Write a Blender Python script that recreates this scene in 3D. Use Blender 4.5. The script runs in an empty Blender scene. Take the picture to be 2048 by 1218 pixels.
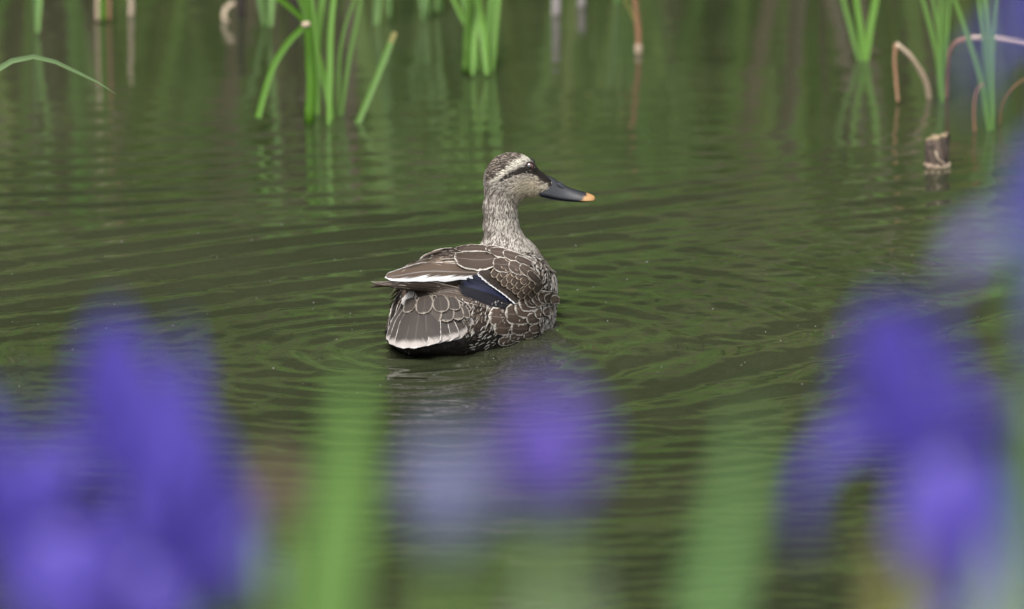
import bpy, math, random
import numpy as np
from mathutils import Vector, Matrix

random.seed(7)
rng = np.random.default_rng(7)
SC = bpy.context.scene
COL = SC.collection
R = math.radians

# ------------------------------------------------------------------ camera
LENS, DIST, PITCH = 400.0, 11.38, R(11.0)
SP, CP = math.sin(PITCH), math.cos(PITCH)
CAM = np.array([0.0, -DIST * CP, DIST * SP])
FWD = np.array([0.0, CP, -SP]); UPV = np.array([0.0, SP, CP]); RGT = np.array([1.0, 0, 0])
PS = (36.0 / LENS) / 2048.0
cam_d = bpy.data.cameras.new('camera'); cam = bpy.data.objects.new('camera', cam_d); COL.objects.link(cam)
cam.location = CAM; cam.rotation_euler = (math.pi / 2 - PITCH, 0, 0)
cam_d.lens = LENS; cam_d.sensor_width = 36; cam_d.clip_end = 2000; cam_d.clip_start = 0.1
cam_d.dof.use_dof = True; cam_d.dof.focus_distance = DIST - 0.17; cam_d.dof.aperture_fstop = 6.7
SC.camera = cam

# ------------------------------------------------------------------ world, sun, exposure
SUN_EL, SUN_AZ = R(58), R(200)          # azimuth clockwise from +Y (behind the camera, a little left)
w = bpy.data.worlds.new('World'); SC.world = w; w.use_nodes = True
nt = w.node_tree; nt.nodes.clear()
sky = nt.nodes.new('ShaderNodeTexSky'); sky.sky_type = 'NISHITA'; sky.sun_disc = False
sky.sun_elevation = SUN_EL; sky.sun_rotation = SUN_AZ; sky.dust_density = 4.0; sky.air_density = 1.2
hs = nt.nodes.new('ShaderNodeHueSaturation'); hs.inputs['Saturation'].default_value = 0.3
bg = nt.nodes.new('ShaderNodeBackground'); bg.inputs['Strength'].default_value = 0.12
wo = nt.nodes.new('ShaderNodeOutputWorld')
nt.links.new(sky.outputs[0], hs.inputs['Color']); nt.links.new(hs.outputs[0], bg.inputs[0]); nt.links.new(bg.outputs[0], wo.inputs[0])
sd = bpy.data.lights.new('sun', 'SUN'); sd.energy = 1.2; sd.angle = R(25); sd.color = (1, 0.985, 0.955)
sun = bpy.data.objects.new('sun', sd); COL.objects.link(sun)
sv = Vector((math.sin(SUN_AZ) * math.cos(SUN_EL), math.cos(SUN_AZ) * math.cos(SUN_EL), math.sin(SUN_EL)))
sun.rotation_euler = sv.to_track_quat('Z', 'Y').to_euler(); sun.location = (0, 0, 20)
SC.view_settings.view_transform = 'Standard'; SC.view_settings.look = 'None'
SC.view_settings.gamma = 1; SC.view_settings.exposure = 1.12
SC.render.engine = 'CYCLES'; SC.cycles.use_denoising = True
SC.cycles.max_bounces = 6; SC.cycles.diffuse_bounces = 2; SC.cycles.glossy_bounces = 3; SC.cycles.transmission_bounces = 3
SC.cycles.sample_clamp_indirect = 4
SC.cycles.caustics_reflective = False; SC.cycles.caustics_refractive = False

# ------------------------------------------------------------------ helpers
def lin(r, g, b):
    f = lambda c: (c / 255 / 12.92) if c / 255 <= 0.04045 else ((c / 255 + 0.055) / 1.055) ** 2.4
    return (f(r), f(g), f(b))

def ray(px, py):
    px = np.asarray(px, float); py = np.asarray(py, float)
    d = FWD + RGT * ((px - 1024) * PS)[..., None] + UPV * ((609 - py) * PS)[..., None]
    return d / np.linalg.norm(d, axis=-1, keepdims=True)

def at_z(px, py, z=0.0):
    d = ray(px, py); t = (z - CAM[2]) / d[..., 2]
    return CAM + d * t[..., None]

def at_y(px, py, y):
    d = ray(px, py); t = (y - CAM[1]) / d[..., 1]
    return CAM + d * t[..., None]

def at_d(px, py, dist):
    d = ray(px, py); t = dist / (d @ FWD)
    return CAM + d * t[..., None]

def props(o, label=None, cat=None, group=None, kind=None):
    if label: o['label'] = label
    if cat: o['category'] = cat
    if group: o['group'] = group
    if kind: o['kind'] = kind
    return o

def empty(name, loc):
    o = bpy.data.objects.new(name, None); COL.objects.link(o); o.location = tuple(map(float, loc))
    o.empty_display_size = 0.05
    return o

def mesh(name, verts, faces, mat, parent=None, uv=None, col=None, smooth=True, origin=None):
    """one mesh object, given in world coordinates; origin moves the pivot"""
    v = np.asarray(verts, float)
    base = np.zeros(3)
    if parent is not None:
        p = parent
        while p is not None:
            base = base + np.array(p.location); p = p.parent
    org = np.asarray(origin, float) if origin is not None else base
    me = bpy.data.meshes.new(name)
    me.from_pydata((v - org).tolist(), [], [list(map(int, f)) for f in faces] if not isinstance(faces, np.ndarray) else faces.tolist())
    if smooth:
        me.polygons.foreach_set('use_smooth', np.ones(len(me.polygons), bool))
    if uv is not None:
        lay = me.uv_layers.new(name='UVMap')
        li = np.empty(len(me.loops), np.int32); me.loops.foreach_get('vertex_index', li)
        lay.data.foreach_set('uv', np.asarray(uv, np.float32)[li].ravel())
    if col is not None:
        at = me.color_attributes.new('Col', 'FLOAT_COLOR', 'POINT')
        c = np.ones((len(v), 4), np.float32); c[:, :3] = col
        at.data.foreach_set('color', c.ravel())
    me.materials.append(mat); me.update()
    o = bpy.data.objects.new(name, me); COL.objects.link(o)
    if parent is not None:
        o.parent = parent; o.location = tuple(org - base)
    else:
        o.location = tuple(org)
    return o

def grid_faces(n, m):
    """n rows x m columns of vertices"""
    i, j = np.meshgrid(np.arange(n - 1), np.arange(m - 1), indexing='ij')
    a = (i * m + j).ravel()
    return np.stack([a, a + 1, a + m + 1, a + m], 1)

def spline(pts, n):
    p = np.asarray(pts, float)
    if len(p) == 2:
        t = np.linspace(0, 1, n)[:, None]; return p[0] * (1 - t) + p[1] * t
    s = np.r_[0, np.cumsum(np.linalg.norm(np.diff(p, axis=0), axis=1))]
    q = np.vstack([2 * p[0] - p[1], p, 2 * p[-1] - p[-2]])
    out = []
    for t in np.linspace(0, s[-1], n):
        k = min(np.searchsorted(s, t, side='right') - 1, len(p) - 2); k = max(k, 0)
        u = (t - s[k]) / max(s[k + 1] - s[k], 1e-9)
        a, b, c, d = q[k], q[k + 1], q[k + 2], q[k + 3]
        out.append(0.5 * (2 * b + (c - a) * u + (2 * a - 5 * b + 4 * c - d) * u ** 2 + (3 * b - a - 3 * c + d) * u ** 3))
    return np.array(out)

def nrm(v):
    return v / np.maximum(np.linalg.norm(v, axis=-1, keepdims=True), 1e-12)

class NT:
    """tiny node-tree helper"""
    def __init__(self, name):
        self.m = bpy.data.materials.new(name); self.m.use_nodes = True
        self.t = self.m.node_tree; self.t.nodes.clear()
        self.out = self.n('ShaderNodeOutputMaterial')
    def n(self, kind, **kw):
        o = self.t.nodes.new(kind)
        for k, v in kw.items(): setattr(o, k, v)
        return o
    def set(self, sock, v):
        if hasattr(v, 'is_output') or isinstance(v, bpy.types.NodeSocket): self.t.links.new(v, sock)
        else:
            if sock.type == 'RGBA' and len(v) == 3: v = (*v, 1)
            sock.default_value = v
    def math(self, op, a, b=0.0, clamp=False):
        o = self.n('ShaderNodeMath', operation=op); o.use_clamp = clamp
        self.set(o.inputs[0], a); self.set(o.inputs[1], b); return o.outputs[0]
    def mix(self, f, a, b, mode='MIX'):
        o = self.n('ShaderNodeMix', data_type='RGBA', blend_type=mode)
        self.set(o.inputs[0], f); self.set(o.inputs[6], a); self.set(o.inputs[7], b); return o.outputs[2]
    def ramp(self, v, lo, hi):
        o = self.n('ShaderNodeMapRange', interpolation_type='SMOOTHSTEP')
        self.set(o.inputs[0], v); o.inputs[1].default_value = lo; o.inputs[2].default_value = hi; return o.outputs[0]
    def noise(self, scale, vec=None, detail=3.0, rough=0.55, dim='3D'):
        o = self.n('ShaderNodeTexNoise'); o.inputs['Scale'].default_value = scale
        o.inputs['Detail'].default_value = detail; o.inputs['Roughness'].default_value = rough
        if vec is not None: self.t.links.new(vec, o.inputs['Vector'])
        return o.outputs[0]
    def vscale(self, vec, s):
        o = self.n('ShaderNodeVectorMath', operation='MULTIPLY'); self.set(o.inputs[0], vec); o.inputs[1].default_value = s; return o.outputs[0]
    def principled(self, col, rough=0.5, **kw):
        o = self.n('ShaderNodeBsdfPrincipled'); self.set(o.inputs['Base Color'], col); self.set(o.inputs['Roughness'], rough)
        for k, v in kw.items(): self.set(o.inputs[k.replace('_', ' ')], v)
        return o
    def finish(self, sh):
        self.t.links.new(sh, self.out.inputs['Surface']); return self.m
    def bump(self, h, strength, dist):
        o = self.n('ShaderNodeBump'); self.set(o.inputs['Height'], h); o.inputs['Strength'].default_value = strength
        o.inputs['Distance'].default_value = dist; return o.outputs[0]
    def attr(self, name='Col'):
        return self.n('ShaderNodeAttribute', attribute_name=name).outputs['Color']

def leaf_mat(name, col, col2, trans=0.35, rough=0.5, streak=True, use_attr=False):
    """blade / petal: diffuse + translucent + a little gloss; lengthwise veins from UV"""
    k = NT(name)
    uvn = k.n('ShaderNodeUVMap'); 
    v = k.noise(1.0, k.vscale(uvn.outputs[0], (14, 1.6, 1)), 4, 0.6)
    oi = k.n('ShaderNodeObjectInfo')
    f = k.math('ADD', k.ramp(v, 0.3, 0.7), k.math('MULTIPLY', k.math('SUBTRACT', oi.outputs['Random'], 0.5), 0.5), True)
    c = k.attr() if use_attr else k.mix(f, col, col2)
    if use_attr: c = k.mix(k.ramp(v, 0.3, 0.7), c, k.mix(0.35, c, (0.02, 0.02, 0.01)))
    d = k.principled(c, rough, Specular_IOR_Level=0.35)
    t = k.n('ShaderNodeBsdfTranslucent'); k.set(t.inputs[0], c)
    mx = k.n('ShaderNodeMixShader'); mx.inputs[0].default_value = trans
    k.t.links.new(d.outputs[0], mx.inputs[1]); k.t.links.new(t.outputs[0], mx.inputs[2])
    return k.finish(mx.outputs[0])

# ------------------------------------------------------------------ materials of the setting
def water_mat():
    k = NT('pond_water')
    g = k.n('ShaderNodeNewGeometry'); pos = g.outputs['Position']
    n1 = k.noise(1.0, k.vscale(pos, (26, 60, 1)), 3, 0.6)
    n2 = k.noise(1.0, k.vscale(pos, (7, 16, 1)), 2, 0.5)
    h = k.math('ADD', k.math('MULTIPLY', n1, 0.35), n2)
    b = k.bump(h, 0.16, 0.006)
    murk = k.mix(k.ramp(k.noise(2.2, pos, 3), 0.35, 0.65), (0.024, 0.029, 0.014), (0.033, 0.037, 0.019))
    p = k.principled(murk, 0.015, IOR=1.33); k.t.links.new(b, p.inputs['Normal'])
    return k.finish(p.outputs[0])

def ground_mat():
    k = NT('earth_and_grass')
    g = k.n('ShaderNodeNewGeometry'); pos = g.outputs['Position']
    a = k.noise(1.3, pos, 5); b_ = k.noise(22, pos, 4)
    c = k.mix(k.ramp(a, 0.42, 0.6), (0.085, 0.055, 0.03), (0.05, 0.075, 0.02))
    c = k.mix(k.math('MULTIPLY', b_, 0.6), c, (0.03, 0.025, 0.015))
    p = k.principled(c, 0.9); k.t.links.new(k.bump(b_, 0.6, 0.03), p.inputs['Normal'])
    return k.finish(p.outputs[0])

M_WATER, M_GROUND = water_mat(), ground_mat()
M_STUFF = leaf_mat('mixed_foliage', None or (0.1, 0.1, 0.1), (0.1, 0.1, 0.1), 0.3, 0.5, use_attr=True)

# ------------------------------------------------------------------ terrain
def smooth(a, b, x):
    t = np.clip((x - a) / (b - a), 0, 1); return t * t * (3 - 2 * t)

def axis(core0, core1, step, far0, far1, grow=1.18):
    c = list(np.arange(core0, core1 + step * .5, step))
    s, x = step, core1
    while x < far1: s *= grow; x += s; c.append(min(x, far1))
    s, x, l = step, core0, []
    while x > far0: s *= grow; x -= s; l.append(max(x, far0))
    return np.array(l[::-1] + c)

gx = axis(-8, 8, 0.4, -400, 400, 1.25); gy = axis(-14, 12, 0.25, -400, 400, 1.25)
X, Y = np.meshgrid(gx, gy)
Z = np.full_like(X, -0.55)
wob = 0.12 * np.sin(X * 1.3) + 0.08 * np.sin(X * 3.1 + 1)
Z += (0.55 + 0.33) * smooth(-3.2, -5.3, Y + wob) + 0.3 * smooth(-5.3, -12, Y)
Z += (0.55 + 0.50) * smooth(2.2, 4.1, Y + wob) + 0.5 * smooth(5, 14, Y)
Z = np.maximum(Z, -0.55 + 1.2 * smooth(9, 12, np.abs(X)))
Z += 0.02 * np.sin(X * 5.1) * np.sin(Y * 4.3)
def ground_z(x, y):
    i = np.clip(np.searchsorted(gx, x), 0, len(gx) - 1); j = np.clip(np.searchsorted(gy, y), 0, len(gy) - 1)
    return float(Z[j, i])
props(mesh('ground', np.stack([X.ravel(), Y.ravel(), Z.ravel()], 1), grid_faces(*X.shape), M_GROUND), kind='structure')

# ------------------------------------------------------------------ water with its ripples
DUCK0 = at_z(948, 662)
def water_height(x, y):
    h = np.zeros_like(x)
    lowf = 0
    r2 = np.random.default_rng(3)
    def warp(s, seed):
        q = np.random.default_rng(seed); o = np.zeros_like(x)
        for _ in range(7):
            a = q.uniform(0, 6.28); f = q.uniform(.5, 1.6) / s
            o += np.sin((x * math.cos(a) + y * math.sin(a)) * 6.28 * f + q.uniform(0, 6.28))
        return o / 2.6
    w1, w2, w3 = warp(.5, 1), warp(.35, 2), warp(.8, 5)
    # ambient ripples, crests mostly across the view
    amb = np.zeros_like(x)
    for _ in range(46):
        lam = math.exp(r2.uniform(math.log(.025), math.log(.28)))
        a = r2.normal(math.pi / 2 + .25, .45); k = 6.283 / lam
        amb += (0.010 / k) * (lam / .1) ** .15 * np.sin(k * (x * math.cos(a) + y * math.sin(a)) + r2.uniform(0, 6.28) + 1.2 * w1)
    h += amb * (0.22 + .5 * smooth(1.0, 0.0, y)) * (0.8 + .4 * w3)
    def packet(px, py, ang, lam, slope, along, across, seed, jit=1.0):
        c = at_z(px, py); ca, sa = math.cos(R(ang)), math.sin(R(ang))
        u = (x - c[0]) * ca + (y - c[1]) * sa; v = -(x - c[0]) * sa + (y - c[1]) * ca
        env = np.exp(-(u / along) ** 2 - (v / across) ** 2)
        k = 6.283 / lam; ph = k * v + jit * warp(.45, seed) + 2.0 * u * u
        s = np.sin(ph) + .25 * np.sin(2 * ph + .6)
        return slope / k * env * s
    h += packet(330, 545, 33, .070, .27, .75, .22, 11, .6)
    h += packet(200, 410, 14, .075, .09, .7, .40, 12, 1.2)
    h += packet(1150, 455, 28, .08, .15, .55, .16, 13, .8)
    h += packet(1680, 685, 50, .11, .24, .55, .12, 14, .5)
    h += packet(1500, 790, 38, .075, .09, .4, .2, 15, 1.6)
    h += packet(930, 830, 3, .05, .10, .28, .25, 16, 1.2)
    h += packet(400, 860, -8, .065, .08, .4, .3, 17, 2.2)
    # rings round tail and breast
    def rings(px, py, lam, slope, decay, inner, seed):
        c = at_z(px, py); r = np.hypot(x - c[0], y - c[1]); k = 6.283 / lam
        return slope / k * np.exp(-r / decay) * smooth(0, inner, r) * np.sin(k * r + .6 * warp(.4, seed))
    h += rings(800, 705, .034, .26, .26, .03, 21)
    h += rings(870, 700, .045, .20, .36, .05, 22)
    h += rings(1085, 640, .05, .13, .30, .08, 23)
    # crinkles: short irregular wavelets
    for _ in range(26):
        lam = r2.uniform(.014, .045); a = r2.normal(math.pi / 2 + .2, .55); k = 6.283 / lam
        h += .017 / k * np.sin(k * (x * math.cos(a) + y * math.sin(a)) + r2.uniform(0, 6.28) + 2 * w2) * smooth(.9, 0, y) * np.clip(.55 + .6 * w2, .1, 1)
    return .75 * h * smooth(6, 3, np.abs(y)) * smooth(5, 2.5, np.abs(x))

wx = axis(-.62, .62, .005, -9.5, 9.5, 1.12); wy = np.concatenate([axis(-1.9, 2.2, .0045, -4.6, 3.0, 1.1)])
X2, Y2 = np.meshgrid(wx, wy)
H2 = water_height(X2, Y2)
water = mesh('water', np.stack([X2.ravel(), Y2.ravel(), H2.ravel()], 1), grid_faces(*X2.shape), M_WATER)
props(water, kind='structure')

# ------------------------------------------------------------------ vegetation mass on the far bank (seen in the water)
def strip(pts, width, side, fold=0.25, prof=None):
    """folded blade along pts; side = unit across vector (n,3) or (3,)"""
    n = len(pts); v = np.linspace(0, 1, n)
    wv = (width / 2) * (prof(v) if prof else np.minimum(1, 1.02 - v ** 3))
    side = np.broadcast_to(side, pts.shape)
    tan = nrm(np.gradient(pts, axis=0)); nor = nrm(np.cross(tan, side))
    V = np.empty((n, 3, 3))
    V[:, 0] = pts - side * wv[:, None] + nor * (wv * fold)[:, None]
    V[:, 1] = pts
    V[:, 2] = pts + side * wv[:, None] + nor * (wv * fold)[:, None]
    uv = np.empty((n, 3, 2)); uv[..., 0] = [0, .5, 1]; uv[..., 1] = v[:, None]
    return V.reshape(-1, 3), grid_faces(n, 3), uv.reshape(-1, 2)

class Acc:
    def __init__(s): s.v, s.f, s.uv, s.c, s.n = [], [], [], [], 0
    def add(s, v, f, uv, c):
        s.v.append(v); s.f.append(np.asarray(f) + s.n); s.uv.append(uv)
        s.c.append(np.broadcast_to(np.asarray(c, float), (len(v), 3))); s.n += len(v)
    def build(s, name, mat, parent=None):
        return mesh(name, np.vstack(s.v), np.vstack(s.f), mat, parent, np.vstack(s.uv), np.vstack(s.c))

acc = Acc()
cl = [(rng.uniform(-3.4, 3.4), 2.1 + 2.0 * rng.random() ** 1.3) for _ in range(330)]
for cx, cy in cl:
    dead = rng.random() < (.4 if cx < -.25 else .15)
    tall = rng.uniform(.8, 1.25)
    for _ in range(rng.integers(8, 17)):
        bx, by = cx + rng.normal(0, .05), max(2.04, cy + rng.normal(0, .05))
        hgt = rng.uniform(.35, .85) * tall; lean = rng.normal(0, .10, 2)
        t = np.linspace(0, 1, 5)[:, None]
        p = np.array([bx, by, max(-.02, ground_z(bx, by) - .02)]) + t * np.array([lean[0] * hgt, lean[1] * hgt, hgt]) + t ** 2 * np.array([lean[0], lean[1], -.05]) * hgt
        a = rng.normal(0, .6); sd_ = np.array([math.cos(a), math.sin(a), 0])
        g = rng.uniform(.7, 1.25)
        c = np.array([.20, .155, .105]) * g if dead and rng.random() < .7 else np.array([rng.uniform(.15, .21), rng.uniform(.27, .34), .06]) * g
        acc.add(*strip(p, rng.uniform(.010, .022), sd_, .3), c)
for _ in range(5200):
    bx, by = rng.uniform(-4.5, 4.5), rng.uniform(3.0, 5.2)
    hgt = rng.uniform(.08, .28); lean = rng.normal(0, .35, 2); t = np.linspace(0, 1, 4)[:, None]
    p = np.array([bx, by, ground_z(bx, by) - .02]) + t * np.array([lean[0] * hgt, lean[1] * hgt, hgt]); a = rng.normal(0, .8)
    acc.add(*strip(p, rng.uniform(.012, .024), np.array([math.cos(a), math.sin(a), 0]), .2), np.array([rng.uniform(.09, .15), rng.uniform(.18, .25), .03]) * rng.uniform(.6, 1.2))
props(acc.build('reed_bed', M_STUFF), 'dense green and straw coloured reed bed lining the far bank of the pond', 'reeds', kind='stuff')

def foliage(name, n, sampler, size, cols, label, cat, trunks=()):
    c = sampler(n); a = Acc()
    d1 = nrm(rng.normal(size=(n, 3))); d2 = nrm(np.cross(d1, rng.normal(size=(n, 3))))
    s = rng.uniform(.6, 1.3, n)[:, None] * size
    V = np.stack([c - d1 * s, c + d2 * s * .45, c + d1 * s, c - d2 * s * .45], 1).reshape(-1, 3)
    F = np.arange(4 * n).reshape(n, 4)
    ci = rng.integers(0, len(cols), n); C = np.asarray(cols)[ci] * rng.uniform(.7, 1.25, n)[:, None]
    a.add(V, F, np.tile([[.5, 0], [1, .5], [.5, 1], [0, .5]], (n, 1)), np.repeat(C, 4, 0))
    for (x, y, h, r) in trunks:
        th = np.linspace(0, 6.283, 9)[:-1]; zz = np.linspace(ground_z(x, y) - .1, h, 7)
        P = np.array([[x + r * (1.2 - .8 * i / 6) * math.cos(q) + .1 * math.sin(i), y + r * (1.2 - .8 * i / 6) * math.sin(q), z] for i, z in enumerate(zz) for q in th])
        f = [[i * 8 + j, i * 8 + (j + 1) % 8, i * 8 + 8 + (j + 1) % 8, i * 8 + 8 + j] for i in range(6) for j in range(8)]
        a.add(P, np.array(f), np.tile([.5, .5], (len(P), 1)), (.045, .035, .025))
    o = a.build(name, M_STUFF); props(o, label, cat, kind='stuff'); return o

blobs = [(rng.uniform(-7, 7), rng.uniform(5.0, 6.8), rng.uniform(.5, 2.2), rng.uniform(.5, .9)) for _ in range(90)]
def samp_hedge(n):
    i = rng.integers(0, len(blobs), n); b = np.array(blobs)[i]
    d = nrm(rng.normal(size=(n, 3))) * (rng.uniform(.35, 1, n) ** .5)[:, None] * b[:, 3:4]
    p = b[:, :3] + d; p[:, 2] = np.abs(p[:, 2] - .45) + .45; return p
foliage('bank_shrubbery', 40000, samp_hedge, .08, [(.05, .09, .02), (.03, .05, .014), (.07, .12, .022), (.045, .045, .024)],
        'dark green mass of shrubs on the bank behind the reed bed', 'shrubs')
tr = [(x, rng.uniform(8, 11), rng.uniform(5, 8), rng.uniform(.12, .22)) for x in np.linspace(-10, 10, 11)]
def samp_wood(n):
    i = rng.integers(0, len(tr), n); b = np.array(tr)[i]
    q = rng.integers(0, 14, n); qr = np.random.default_rng(5).normal(0, 1, (len(tr), 14, 3))[i, q] * [1.2, 1.0, 2.6]
    p = np.stack([b[:, 0], b[:, 1], np.full(n, 5.6)], 1) + qr + rng.normal(0, .75, (n, 3))
    p[:, 2] = np.maximum(p[:, 2], 1.2 + .4 * rng.random(n)); return p
foliage('woodland', 60000, samp_wood, .22, [(.045, .08, .02), (.03, .055, .015), (.06, .095, .02)],
        'tall leafy wood standing behind the shrubs of the far bank', 'wood', tr)

# ------------------------------------------------------------------ reeds, stalks and stakes standing in the pond
M_REED = leaf_mat('reed_blade', lin(82, 128, 30), lin(104, 148, 52), .35)
M_REED2 = leaf_mat('reed_blade_bluish', lin(82, 120, 44), lin(106, 144, 66), .35)
M_REEDD = leaf_mat('reed_blade_deep', lin(58, 96, 26), lin(80, 118, 44), .35)
M_REEDP = leaf_mat('reed_blade_pale', lin(118, 150, 92), lin(160, 182, 140), .35)
M_REEDB = leaf_mat('reed_blade_yellowing', lin(130, 135, 70), lin(150, 140, 90), .3)
M_DEAD = leaf_mat('dead_stalk', lin(165, 140, 118), lin(205, 188, 165), .05, .7)
M_DEADB = leaf_mat('dead_stalk_brown', lin(125, 85, 60), lin(160, 125, 98), .05, .7)

def px_size(y):  # metres per photo pixel at world depth y
    return (y - CAM[1]) / CP * PS

def blade(parent, pts, w, y0, mat, dy=0.0, taper=True, name='blade', fold=.3):
    """leaf through photo points, standing in the upright plane at depth y0 and drifting dy away towards its tip"""
    p = spline(pts, 16)
    ys = y0 + dy * np.linspace(0, 1, 16)
    P = np.array([at_y(a, b, yy) for (a, b), yy in zip(p, ys)])
    tan = nrm(np.gradient(P, axis=0)); side = nrm(np.cross(tan, np.array([0.12, 1.0, 0.1])))
    prof = (lambda v: np.minimum(1, np.minimum(.55 + v * 3, 1.03 - v ** 4))) if taper else (lambda v: np.ones_like(v))
    V, F, UV = strip(P, w * .8 * px_size(y0), side, fold, prof)
    return mesh(name, V, F, mat, parent, UV)

def tube(parent, pts, w, y0, mat, name='stalk', dy=0.0, taper=.7, sides=8, lump=.12):
    p = spline(pts, 18); ys = y0 + dy * np.linspace(0, 1, 18)
    P = np.array([at_y(a, b, yy) for (a, b), yy in zip(p, ys)])
    r = w * px_size(y0) / 2
    return mesh(name, *tube_geo(P, np.linspace(r, r * taper, 18), sides, lump)[:2], mat, parent, tube_geo(P, np.linspace(r, r * taper, 18), sides, 0)[2])

def tube_geo(P, rad, sides=8, lump=0.0):
    n = len(P); tan = nrm(np.gradient(P, axis=0)); ref = np.array([.1, 1, .05])
    s = nrm(np.cross(tan, ref)); b = np.cross(s, tan); rad = np.broadcast_to(rad, (n,))
    th = np.linspace(0, 2 * np.pi, sides, endpoint=False)
    rr = rad[:, None] * (1 + lump * rng.uniform(-1, 1, (n, sides)))
    V = P[:, None] + s[:, None] * (np.cos(th) * rr)[..., None] + b[:, None] * (np.sin(th) * rr)[..., None]
    F = [[i * sides + j, i * sides + (j + 1) % sides, (i + 1) * sides + (j + 1) % sides, (i + 1) * sides + j] for i in range(n - 1) for j in range(sides)]
    V = V.reshape(-1, 3)
    uv = np.stack([np.tile(th / 6.283, n), np.repeat(np.linspace(0, 1, n), sides)], 1)
    c0, c1 = len(V), len(V) + 1
    V = np.vstack([V, P[0], P[-1]]); uv = np.vstack([uv, [.5, 0], [.5, 1]])
    F += [[c0, (j + 1) % sides, j] for j in range(sides)] + [[c1, (n - 1) * sides + j, (n - 1) * sides + (j + 1) % sides] for j in range(sides)]
    return V, F, uv

def clump(name, bx, by, label, cat='reed', group=None, z=-.03):
    b = at_z(bx, by); e = empty(name, (b[0], b[1], 0)); props(e, label, cat, group); return e, b[1]

e, y0 = clump('reed_clump', 640, 246, 'tall green reed with one leaf snapped over at a pale node', 'reed')
tube(e, [(619, 252), (622, 160), (617, 60), (608, -60), (600, -260)], 21, y0, M_REED, 'stem', .05)
blade(e, [(664, 246), (655, 180), (632, 100), (622, 0), (612, -160)], 19, y0 + .02, M_REED, .1)
blade(e, [(657, 250), (660, 150), (662, 60), (672, -40), (690, -180)], 15, y0 - .03, M_REED, .1)
blade(e, [(612, 48), (592, 24), (550, -8), (500, -30), (440, -40)], 14, y0 - .01, M_REED)
blade(e, [(612, 48), (577, 84), (548, 130), (531, 180), (516, 236)], 15, y0 - .01, M_REED, -.04, False)
blade(e, [(614, 60), (608, 20), (590, -30), (575, -120)], 14, y0 - .02, M_REED2)
blade(e, [(636, 240), (632, 120), (640, 30), (655, -60), (680, -200)], 18, y0 + .05, M_REED, .1)
nd = at_y(612, 49, y0 - .02)
mesh('node', *tube_geo(np.array([nd + [-.0045, 0, -.001], nd, nd + [.0045, 0, .001]]), [.0025, .0036, .0025], 8, .1)[:2], M_DEAD, e)

e, y0 = clump('reed_leaf', 716, 246, 'short green reed leaf with a torn straw tip leaning away', 'reed')
blade(e, [(714, 250), (735, 200), (760, 140), (788, 68)], 15, y0, M_REED2, .05, False)
blade(e, [(780, 88), (784, 78), (790, 64)], 13, y0 + .045, M_REEDB, .003, False, 'torn_tip')
e, y0 = clump('reed_leaf', 684, 232, 'two slender pale green reed leaves rising beside the snapped reed', 'reed')
blade(e, [(683, 236), (695, 140), (712, 50), (735, -60)], 11, y0, M_REED2, .05)
blade(e, [(678, 232), (680, 110), (694, 40), (718, -20), (760, -80)], 8, y0, M_REED2, .05)

e, y0 = clump('reed_clump', 952, 146, 'dense bright green reed tuft of broad upright blades', 'reed')
tube(e, [(934, 146), (936, 80), (938, 0), (940, -120)], 20, y0, M_REED2, 'stem')
for x0, x1, x2, ww in ((975, 966, 952, 18), (985, 990, 998, 14), (960, 945, 925, 16), (968, 975, 985, 18), (945, 950, 960, 14), (955, 940, 900, 12)):
    blade(e, [(x0, 150), (x1, 70), (x2, -20), (x2 * 2 - x1, -150)], ww, y0 + rng.uniform(-.04, .06), M_REED, .1)

e, y0 = clump('reed_clump', 1725, 122, 'three green reed blades fanning from one base in open water', 'reed')
for a, b_, c_, ww, m in ((1719, 1703, 1684, 13, M_REED2), (1727, 1722, 1711, 15, M_REED), (1733, 1740, 1753, 17, M_REED)):
    blade(e, [(a, 125), (b_, 60), (c_, -15), (c_ * 2 - b_, -130)], ww, y0, m, .05)

e, y0 = clump('reed_clump', 1886, 204, 'slim bluish green reed tuft beside the brown bent stalk', 'reed')
for pts, ww in (([(1882, 208), (1876, 120), (1852, 20), (1820, -90)], 13), ([(1884, 205), (1884, 110), (1868, 10), (1850, -90)], 11),
                ([(1888, 205), (1888, 90), (1890, 0), (1893, -100)], 9), ([(1886, 205), (1880, 90), (1880, 0), (1876, -120)], 10), ([(1884, 206), (1893, 90), (1900, 0), (1912, -100)], 8)):
    blade(e, pts, ww, y0 + rng.uniform(-.03, .03), M_REED2, .05)

e, y0 = clump('reed_clump', 1980, 258, 'bluish green reed tuft with a crossing straw stalk behind it', 'reed')
for pts, ww in (([(1978, 262), (1962, 160), (1932, 60), (1905, -15), (1880, -100)], 13), ([(1981, 262), (1975, 120), (1960, 20), (1948, -60)], 13),
                ([(1983, 262), (1982, 120), (1972, 0), (1962, -90)], 12), ([(1986, 260), (1984, 140), (1990, 40), (2003, -50)], 10), ([(1980, 260), (1973, 150), (1966, 60), (1966, -60)], 9)):
    blade(e, pts, ww, y0 + rng.uniform(-.03, .03), M_REED2, .05)

e, y0 = clump('reed_leaf', -60, 520, 'single arching pale green reed leaf bowing towards the water', 'reed')
blade(e, [(-75, 545), (-72, 380), (-50, 220), (-20, 152), (10, 128), (45, 115), (85, 114), (130, 132), (180, 157), (213, 173), (232, 188)], 16, y0, M_REEDP, .0, True, 'blade')

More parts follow.
